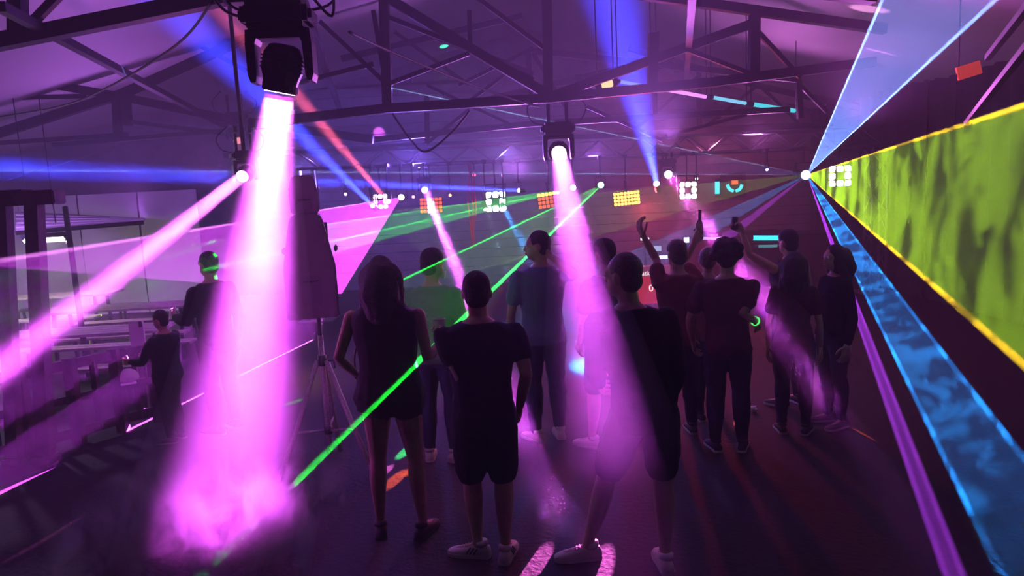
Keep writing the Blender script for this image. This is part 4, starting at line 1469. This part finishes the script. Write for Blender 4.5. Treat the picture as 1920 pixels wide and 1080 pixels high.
# ------------------------------------------------------------------ red lit cables hanging from the truss
for i, pts in enumerate(([(880, 330), (877, 372), (880, 400), (884, 440), (886, 466)], [(884, 332), (885, 370), (888, 392), (885, 430), (889, 462)], [(889, 332), (890, 365), (893, 395), (888, 430), (890, 452)])):
    o = part_tube('cable', smooth_pts([P(pts[0][0] - 2, 306, TRY - 0.16)] + [P(*q, TY - 0.1) for q in pts], 5), 0.011, mat('red_cable', (0.5, 0.05, 0.04), 0.4), None, 6)
    tag(o, ('red cable hanging from the truss, leftmost of three', 'red cable hanging from the truss, middle of three', 'red cable hanging from the truss, rightmost of three')[i], 'cable', 'red hanging cables')
lamp('red_lamp', 'SPOT', P(905, 322, TY - 0.5), P(885, 420, TY - 0.1), 40, (1, 0.1, 0.05), 40, 0.6, 0.03)

# ------------------------------------------------------------------ lit tubes under the roof and on the back wall


def neon(name, pts, r, m, label, parent=None, hold=None):
    o = empty(name, pts[0], 0, label, 'light tube')
    p0 = Vector(pts[0])
    bm = bmesh.new()
    add_tube(bm, [Vector(p) - p0 for p in pts], r, 8)
    from_bm('tube', bm, m, o, True)
    for q in (0, -1):
        d = (Vector(pts[1]) - Vector(pts[0])).normalized() if q == 0 else (Vector(pts[-1]) - Vector(pts[-2])).normalized()
        c = Vector(pts[q]) - p0
        part_tube('end_cap', [c - d * 0.03, c + d * 0.03], r * 1.3, M_BLACK, o, 8)
        if name == 'light_batten':
            w = c + p0
            part_tube('hanger', [c, (c.x, c.y, roof_z(w.x, w.y) - p0.z)], 0.008, M_STEEL, o, 5)
    return o


CY = glow((0.03, 0.65, 0.8), 2.2)
neon('light_tube', [P(1345, 338, 16.52), P(1345, 366, 16.52)], 0.05, CY, 'short vertical cyan light tube on the back wall')
a0 = empty('light_arcs', P(1377, 350, 16.44), 0, 'pair of cyan light arcs like a smile on the back wall', 'light tube')
for pts in ([(1364, 346), (1366, 352), (1370, 356), (1375, 358)], [(1380, 358), (1385, 356), (1389, 352), (1391, 346)]):
    part_tube('arc', smooth_pts([P(*q, 16.44) - a0.location for q in pts], 5), 0.035, CY, a0)
o = part_box('orange_lamp', P(1373, 346, 16.44) + Vector((0, -0.03, 0)) - a0.location, P(1383, 338, 16.44) + Vector((0, 0.05, 0)) - a0.location, M_ORANGE, a0)
part_box('backing', (-0.28, 0.06, -0.24), (0.28, 0.14, 0.3), M_BLACK, a0, 0.02)
neon('light_tube', [P(1408, 446, 14.15), P(1466, 446, 14.15)], 0.045, CY, 'cyan light tube along the upper edge of the booth')
neon('light_tube', [P(1418, 462, 14.15), P(1460, 461, 14.15)], 0.025, glow((0.1, 0.4, 0.45), 0.7), 'dim grey cyan light tube under the bright one on the booth')
neon('light_tube', [P(1312, 447, 14.15), P(1368, 447, 14.15)], 0.025, glow((0.7, 0.5, 1.0), 1.2), 'thin pale violet light tube on the booth edge left of the cyan one')
# long batten under the roof
neon('light_batten', [P(1120, 163, 9.3), P(1150, 153, 9.35)], 0.055, glow((0.9, 0.6, 0.25), 1.6), 'amber and green lit batten on the roof truss right of the king post')
neon('light_batten', [P(1158, 152, 9.4), P(1222, 164, 9.9)], 0.022, glow((0.3, 0.4, 1.0), 1.0), 'thin blue lit tube beside the amber batten')
neon('light_batten', [P(1232, 165, 10.0), P(1325, 182, 10.8)], 0.026, glow((0.75, 0.25, 0.95), 1.6), 'magenta length of the long light tube under the roof')
neon('light_batten', [P(1333, 182, 10.9), P(1400, 194, 11.4)], 0.026, glow((0.2, 0.65, 0.95), 1.2), 'pale blue length of the long light tube under the roof')
neon('light_batten', [P(1408, 195, 11.5), P(1492, 208, 12.0)], 0.032, glow((0.05, 0.7, 0.85), 1.2), 'cyan length of the long light tube under the roof')

# ------------------------------------------------------------------ stage booth behind the crowd
bth = P(1400, 438, 14.4)
e = empty('booth', (bth.x, 14.6, 0), 0, 'dark stage booth behind the crowd with stepped front', 'booth')
part_box('front_panel', (-1.4, -0.4, 0.0), (1.6, -0.34, bth.z - 0.1), M_BLACK, e, 0.01)
part_box('top', (-1.45, -0.42, bth.z - 0.1), (1.65, 0.4, bth.z - 0.04), M_MATT, e, 0.01)
for x in (-1.35, 1.55):
    part_box('side_panel', (x - 0.03, -0.34, 0), (x + 0.03, 0.38, bth.z - 0.1), M_BLACK, e, 0.01)
for k in range(4):
    part_box('mixer_module', (-0.9 + k * 0.42, -0.2, bth.z - 0.04), (-0.55 + k * 0.42, 0.25, bth.z + 0.03), M_STEEL, e, 0.01)
for i, (px, py, w, h, c, pw) in enumerate(((1209, 448, 0.08, 0.025, (0.9, 0.85, 1.0), 3), (1228, 466, 0.12, 0.05, (0.5, 0.6, 0.9), 0.8), (1245, 482, 0.09, 0.03, (0.6, 0.8, 1.0), 2.5), (1287, 450, 0.05, 0.05, (0.8, 0.6, 1.0), 2.5), (1092, 452, 0.0, 0, 0, 0))):
    if not w:
        continue
    p = P(px, py, 14.0)
    r = empty('display', p, 0, ('small white lit display left of the bottle raiser', 'blue grey lit laptop screen left of the bottle raiser', 'short bluish lit strip under the blue grey screen', 'small violet lit display beside the raised bottle')[i], 'display')
    part_box('case', (-w - 0.02, 0, -h - 0.02), (w + 0.02, 0.04, h + 0.02), M_BLACK, r, 0.008)
    part_box('screen', (-w, -0.006, -h), (w, 0.004, h), glow(c, pw), r)
    part_box('stem', (-0.02, 0.01, -p.z + 0.002), (0.02, 0.035, -h), M_BLACK, r)
# red board with writing
rb = P(1217, 532, 11.6)
e = empty('red_board', rb, 0, 'red lit board reading sation above a white 0', 'sign')
part_box('panel', (-0.34, 0.0, -0.32), (0.34, 0.04, 0.12), mat('red_lit_board', (0.4, 0.04, 0.05), 0.5, emit=(0.75, 0.05, 0.08), power=0.55), e, 0.008)
part_box('header', (-0.34, -0.002, 0.12), (0.34, 0.042, 0.28), mat('violet_board', (0.2, 0.08, 0.14), 0.5, emit=(0.3, 0.08, 0.16), power=0.5), e, 0.008)
part_box('post', (-0.3, 0.0, -rb.z + 0.002), (-0.26, 0.04, -0.32), M_BLACK, e)
part_box('post', (0.26, 0.0, -rb.z + 0.002), (0.3, 0.04, -0.32), M_BLACK, e)


def lettering(txt, size, loc, parent, m):
    cu = bpy.data.curves.new('text', 'FONT')
    cu.body, cu.size, cu.extrude, cu.align_x = txt, size, 0.003, 'CENTER'
    t = bpy.data.objects.new('tmp', cu)
    COL.objects.link(t)
    me = bpy.data.meshes.new_from_object(t.evaluated_get(bpy.context.evaluated_depsgraph_get()))
    bpy.data.objects.remove(t)
    o = link('lettering', me, m, parent)
    o.location = loc
    o.rotation_euler = (PI / 2, 0, 0)
    return o


ML = glow((1, 0.9, 0.95), 1.4)
lettering('sation', 0.1, (-0.03, -0.006, 0.135), e, ML)
lettering('0', 0.15, (0.03, -0.006, -0.12), e, ML)

# ------------------------------------------------------------------ left annex
M_TUBE = glow((1.0, 0.97, 0.82), 9.0)
for i, (x0, x1, py, Y) in enumerate(((45, 124, 448, 11.0), (-60, 4, 449, 11.0))):
    a, b = P(x0, py, Y), P(x1, py, Y)
    a.z = b.z
    e = empty('fluorescent_tube', (a + b) / 2, 0, ('white fluorescent tube glowing in the left annex', 'second fluorescent tube at the very left edge, behind the column')[i], 'light tube')
    h = (b - a).length / 2
    part_tube('tube', [(-h, 0, 0), (h, 0, 0)], 0.035, M_TUBE, e, 10)
    part_box('fitting', (-h - 0.03, -0.04, 0.04), (h + 0.03, 0.04, 0.1), M_BLACK, e, 0.01)
    for q in (-1, 1):
        part_box('socket', (q * h - 0.02, -0.03, -0.03), (q * h + 0.02, 0.03, 0.05), M_BLACK, e, 0.005)
        part_tube('hanger', [(q * h * 0.6, 0, 0.1), (q * h * 0.6, 0, roof_z((a.x + b.x) / 2, Y) - a.z)], 0.008, M_STEEL, e, 5)
    la = bpy.data.lights.new('tube_lamp', 'AREA')
    la.shape, la.size, la.size_y, la.energy, la.color = 'RECTANGLE', 2 * h, 0.05, 16, (1.0, 0.95, 0.8)
    lo = bpy.data.objects.new('tube_lamp', la)
    COL.objects.link(lo)
    lo.parent = e
    lo.location = (0, 0.06, -0.05)
    lo.rotation_euler = (rad(25), 0, 0)
# columns and a leaning pole
M_WOOD = mat('dark_timber', (0.05, 0.035, 0.04), 0.75, 0, 0.4, 18, 0.4)
for i, (x0, y0, x1, y1, w) in enumerate(((6, 380, 30, 868, 0.1), (64, 380, 88, 866, 0.11))):
    q = PF(x1, y1)
    t = P(x0, y0, q.y)
    e = empty('column', q, 0, ('dark timber column at the left edge beside the fluorescent tube', 'thicker dark timber column just right of the first one at the left')[i], 'column')
    top = Vector((t.x - q.x, 0, t.z))
    part_bar('shaft', q + Vector((0, 0, 0.05)), q + Vector((top.x, 0, top.z)), w, M_WOOD, e)
    part_box('cap', (top.x - 0.22, -w * 0.8, top.z - 0.02), (top.x + 0.22, w * 0.8, top.z + 0.1), M_WOOD, e, 0.01)
    part_box('foot', (-w * 0.8, -w * 0.8, 0), (w * 0.8, w * 0.8, 0.06), M_WOOD, e, 0.01)
o = part_tube('leaning_pole', [P(122, 388, 10.2), P(166, 706, 9.4)], 0.035, M_MATT, None, 8)
tag(o, 'dark leaning tent pole right of the glowing fluorescent tube', 'pole')
# awning with ribs seen over the fluorescent tube
e = empty('awning', P(120, 420, 11.5), 0, 'ribbed pale awning roof over the fluorescent tube', 'awning')
for k in range(9):
    t0, t1 = k / 9, (k + 0.92) / 9
    bm = bmesh.new()
    A0, A1, B0, B1 = P(30, 400, 12.4), P(270, 412, 14), P(30, 436, 10.4), P(270, 416, 11)
    q = [A0.lerp(B0, t0), A1.lerp(B1, t0), A1.lerp(B1, t1), A0.lerp(B0, t1)]
    vv = [bm.verts.new(x - e.location + Vector((0, 0, dz + (0.02 if k % 2 else 0)))) for dz in (0, 0.02) for x in q]
    for fcs in ((3, 2, 1, 0), (4, 5, 6, 7), (0, 1, 5, 4), (1, 2, 6, 5), (2, 3, 7, 6), (3, 0, 4, 7)):
        bm.faces.new([vv[x] for x in fcs])
    from_bm('slat', bm, M_TARP, e)
part_bar('rafter', P(30, 400, 12.4), P(270, 412, 14), 0.06, M_STEEL, e)
part_bar('rafter', P(30, 437, 10.4), P(270, 417, 11), 0.06, M_STEEL, e)
part_bar('rafter', P(64, 432, 10.4), P(52, 398, 12.4), 0.05, M_STEEL, e)
# railing between hall and annex
Rl = [PF(-60, 885), PF(58, 858), PF(150, 832), PF(232, 808), PF(300, 790)]
e = empty('railing', Rl[0], 0, 'dark timber railing along the left edge of the hall', 'railing')
for k, p in enumerate(Rl):
    part_bar('post', p + Vector((0, 0, 0.001)), p + Vector((0, 0, 0.82)), 0.09, M_WOOD, e)
for p, q in zip(Rl, Rl[1:]):
    for z, h in ((0.12, 0.09), (0.44, 0.07), (0.76, 0.09)):
        part_bar('rail', p + Vector((0, 0, z)), q + Vector((0, 0, z)), 0.04, M_WOOD, e, h)
    for t in (0.5,):
        c = p.lerp(q, t)
        part_bar('baluster', c + Vector((0, 0, 0.1)), c + Vector((0, 0, 0.74)), 0.05, M_WOOD, e)
# tables with benches in the annex
M_PALEW = mat('pale_timber', (0.34, 0.28, 0.25), 0.6, 0, 0.3, 14, 0.25)


def beer_table(loc, rz, label):
    e = empty('trestle_table', loc, rz, label, 'table', 'trestle tables of the annex')
    for k in range(4):
        part_box('plank', (-1.1, -0.3 + k * 0.15, 0.74), (1.1, -0.158 + k * 0.15, 0.77), M_PALEW, e, 0.004)
    for x in (-0.85, 0.85):
        for q in (-1, 1):
            part_bar('leg', Vector(loc) + Vector((x, q * 0.27, 0.002)), Vector(loc) + Vector((x, q * 0.2, 0.74)), 0.04, M_STEEL, e)
        part_bar('crossbar', Vector(loc) + Vector((x, -0.24, 0.35)), Vector(loc) + Vector((x, 0.24, 0.35)), 0.03, M_STEEL, e)
    return e


def bench(loc, rz, label):
    e = empty('bench', loc, rz, label, 'bench', 'benches of the annex')
    for k in range(2):
        part_box('plank', (-1.1, -0.13 + k * 0.135, 0.44), (1.1, -0.005 + k * 0.135, 0.47), M_PALEW, e, 0.004)
    for x in (-0.85, 0.85):
        for q in (-1, 1):
            part_bar('leg', Vector(loc) + Vector((x, q * 0.11, 0.002)), Vector(loc) + Vector((x, q * 0.08, 0.44)), 0.035, M_STEEL, e)
    return e


for i, (px, py, yy) in enumerate(((130, 0, 8.5), (95, 0, 12.2), (235, 0, 10.4))):
    q = P(px, 600, yy)
    q.z = 0
    rz = 0.06
    beer_table(q, rz, ('pale trestle table behind the two columns', 'pale trestle table under the fluorescent tube', 'pale trestle table right of the leaning pole')[i])
    for j, sg in enumerate((-0.62, 0.62)):
        bench(q + Vector((0, sg, 0)), rz, ('bench in front of', 'bench behind')[j] + (' the trestle table behind the two columns', ' the trestle table under the fluorescent tube', ' the trestle table right of the leaning pole')[i])
# white helmet resting on the railing
c = Rl[3].lerp(Rl[4], 0.27)
c.z = 0.513
e = empty('helmet', c, rad(30), 'white helmet with a dark strap resting on the middle rail of the left railing', 'helmet')
bm = bmesh.new()
bmesh.ops.create_uvsphere(bm, u_segments=20, v_segments=12, radius=0.105, matrix=Matrix.Diagonal((1.0, 1.15, 0.85, 1)))
bmesh.ops.delete(bm, geom=[v for v in bm.verts if v.co.z < -0.035], context='VERTS')
o = from_bm('shell', bm, mat('white_shell', (0.7, 0.7, 0.72), 0.35), e, True)
o.modifiers.new('t', 'SOLIDIFY').thickness = 0.008
pts = [Vector((0.108 * math.cos(a), 0.02, 0.092 * math.sin(a))) for a in [PI * k / 12 for k in range(13)]]
part_tube('strap', pts, 0.007, M_BLACK, e)
part_box('visor', (-0.07, -0.17, -0.035), (0.07, -0.09, -0.027), mat('white_shell', (0.7, 0.7, 0.72), 0.35), e, 0.003)
# white board on a post
c = P(257, 632, 7.72)
e = empty('notice_board', c, rad(-8), 'small white board with a clip standing behind the left railing', 'sign')
part_box('panel', (-0.085, 0, -0.19), (0.085, 0.015, 0.17), mat('white_card', (0.75, 0.72, 0.7), 0.6), e, 0.003)
part_tube('clip', [(0.06, -0.01, 0.11), (0.06, -0.01, 0.17)], 0.016, M_STEEL, e)
part_box('post', (-0.02, 0.016, -c.z + 0.002), (0.02, 0.05, 0.1), M_WOOD, e)

# ------------------------------------------------------------------ things on the right wall
c = P(1818, 132, 8.2)
e = empty('orange_sign', c, 0, 'blank orange panel hung high on the dark right side', 'sign')
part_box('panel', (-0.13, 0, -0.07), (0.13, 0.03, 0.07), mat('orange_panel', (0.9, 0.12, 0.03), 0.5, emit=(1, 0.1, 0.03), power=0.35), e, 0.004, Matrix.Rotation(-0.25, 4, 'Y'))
part_tube('hanger', [(-0.11, 0.015, 0), (-0.11, 0.015, roof_z(c.x, 8.2) - c.z)], 0.008, M_STEEL, e, 5)
part_tube('hanger', [(-0.125, 0.015, -0.02), (-0.125, 0.015, -0.5)], 0.006, M_STEEL, e, 5)
for i, (x0, y0, Y0, x1, y1, Y1) in enumerate(((1812, 232, 8.0, 1960, 45, 4.5), (1852, 108, 7.0, 1960, -30, 4.6))):
    o = part_bar('scaffold_bar', P(x0, y0, Y0), P(x1, y1, Y1), 0.05, M_ALU, None)
    tag(o, ('grey slanting bar at the right edge above the yellow sheet', 'grey slanting bar in the top right corner')[i], 'bar')
# crumpled paper on the floor
c = PF(1413, 772)
bm = bmesh.new()
bmesh.ops.create_icosphere(bm, subdivisions=2, radius=0.05)
for v in bm.verts:
    v.co *= 0.75 + 0.5 * noise.noise(v.co * 30)
    v.co.z *= 0.7
o = from_bm('crumpled_paper', bm, mat('white_card', (0.75, 0.72, 0.7), 0.6))
o.location = c + Vector((0, 0, 0.03))
tag(o, 'small crumpled white paper on the dark floor under the crowd', 'paper')

# ------------------------------------------------------------------ coloured spots thrown by the lamp banks


def dots(at, lst, power, mult):
    """A lamp that shines only in narrow round beams: (target, angular radius, colour)."""
    d = bpy.data.lights.new('dot_lamp', 'POINT')
    d.energy, d.shadow_soft_size = power, 0.0
    l = bpy.data.objects.new('dot_lamp', d)
    COL.objects.link(l)
    l.location = at
    d.use_nodes = True
    nt = d.node_tree
    nt.nodes.clear()
    out = nt.nodes.new('ShaderNodeOutputLight')
    em = nt.nodes.new('ShaderNodeEmission')
    em.inputs['Strength'].default_value = mult
    ge = nt.nodes.new('ShaderNodeNewGeometry')
    nt.links.new(em.outputs[0], out.inputs[0])
    total = None
    for tgt, rad_, colr in lst:
        q = nt.nodes.new('ShaderNodeVectorMath')
        q.operation = 'DISTANCE'
        nt.links.new(ge.outputs['Incoming'], q.inputs[0])
        q.inputs[1].default_value = (Vector(tgt) - Vector(at)).normalized()
        m = nt.nodes.new('ShaderNodeMapRange')
        m.inputs[1].default_value, m.inputs[2].default_value = rad_, rad_ * 0.7
        nt.links.new(q.outputs['Value'], m.inputs[0])
        v = nt.nodes.new('ShaderNodeVectorMath')
        v.operation = 'SCALE'
        v.inputs[0].default_value = colr
        nt.links.new(m.outputs[0], v.inputs['Scale'])
        if total is None:
            total = v.outputs[0]
        else:
            a = nt.nodes.new('ShaderNodeVectorMath')
            a.operation = 'ADD'
            nt.links.new(total, a.inputs[0])
            nt.links.new(v.outputs[0], a.inputs[1])
            total = a.outputs[0]
    nt.links.new(total, em.inputs['Color'])


OR, PK, GN = (1.0, 0.12, 0.03), (1.0, 0.15, 0.8), (0.05, 1.0, 0.25)
dots(P(1176, 372, TY) + Vector((0, -0.1, 0)), [
    (PF(1605, 815), 0.012, OR), (PF(1388, 800), 0.007, OR), ], 500, 60)
dots(P(1030, 375, TY) + Vector((0, -0.1, 0)), [(PF(740, 900), 0.008, OR), (PF(772, 880), 0.006, OR), (PF(722, 884), 0.006, PK),
    (PF(760, 847), 0.008, GN), (PF(548, 755), 0.009, GN)], 500, 60)


dots(P(1288, 357, TY) + Vector((0, -0.3, 0)), [(PF(1062, 1070), 0.014, PK), (PF(1000, 1068), 0.009, PK), (PF(1120, 1078), 0.01, PK)], 500, 90)


def ceil_pt(px, py):
    r = ray(px, py)
    t = 0.5
    while t < 40:
        p = Vector((0, 0, EYE)) + r.normalized() * t
        if p.z > roof_z(p.x, p.y) - 0.02:
            return p
        t += 0.03
    return p


dots(P(808, 383, TY) + Vector((0, -0.1, 0.1)), [
    (ceil_pt(700, 115), 0.03, (1.0, 0.1, 0.5)), (ceil_pt(640, 112), 0.02, (1.0, 0.15, 1.0)), (ceil_pt(832, 88), 0.022, (0.05, 1.0, 0.5)), (ceil_pt(665, 190), 0.03, (0.8, 0.15, 1.0)),
    (ceil_pt(1370, 125), 0.016, (1.0, 0.08, 0.05)), (ceil_pt(1625, 18), 0.022, (1.0, 0.4, 0.9)), (ceil_pt(1640, 100), 0.022, (0.8, 0.2, 1.0)), (ceil_pt(1610, 150), 0.02, (0.8, 0.2, 0.9)),
    (ceil_pt(1290, 40), 0.03, (0.05, 0.06, 1.0)), (PF(60, 1014), 0.014, PK)], 120, 60)

# ------------------------------------------------------------------ extra haze added along the beams
d1 = (B - A).length
beam_haze(A, B, 21, d1 - 0.03, 0.45, 'widest pink white beam falling from the nearest moving head to the floor', 0.09, ((3.2, 3.2, 1.4), 0.25, 0.6, 0.5, 5.2), (1, 1, 1), (0.16, 0.5, 1.5))
beam_haze(A2, B2, 2.2, (B2 - A2).length, 0.34, 'long pink beam crossing the middle of the crowd to the right foreground', 0.09)
beam_haze(A3, B3, 2.0, (B3 - A3).length, 0.16, 'slanting pink beam running down to the left edge', 0.06)
beam_haze(A4, B4, 2.2, (B4 - A4).length - 0.6, 0.2, 'pink beam falling behind the man in dark shorts', 0.05)
beam_haze(A5, B5, 2.2, (B5 - A5).length, 0.2, 'pink beam slanting over the raised hands to the right floor', 0.06)

# smoke rolling on the floor where the widest beam lands
bm = bmesh.new()
add_box(bm, (-0.75, -0.75, 0.0), (0.75, 0.6, 0.6))
o = from_bm('floor_smoke', bm, haze_mat('rolling_smoke', 3.6, (1, 1, 1), ((5.2, 2.6, 2.2), 0.47, 0.6, 0.0, 2.3), (0.5, 0.1, 0.4)))
o.location = B + Vector((-0.02, -0.05, 0.006))
tag(o, 'wispy smoke rolling on the floor under the widest beam', 'smoke', None, 'stuff')
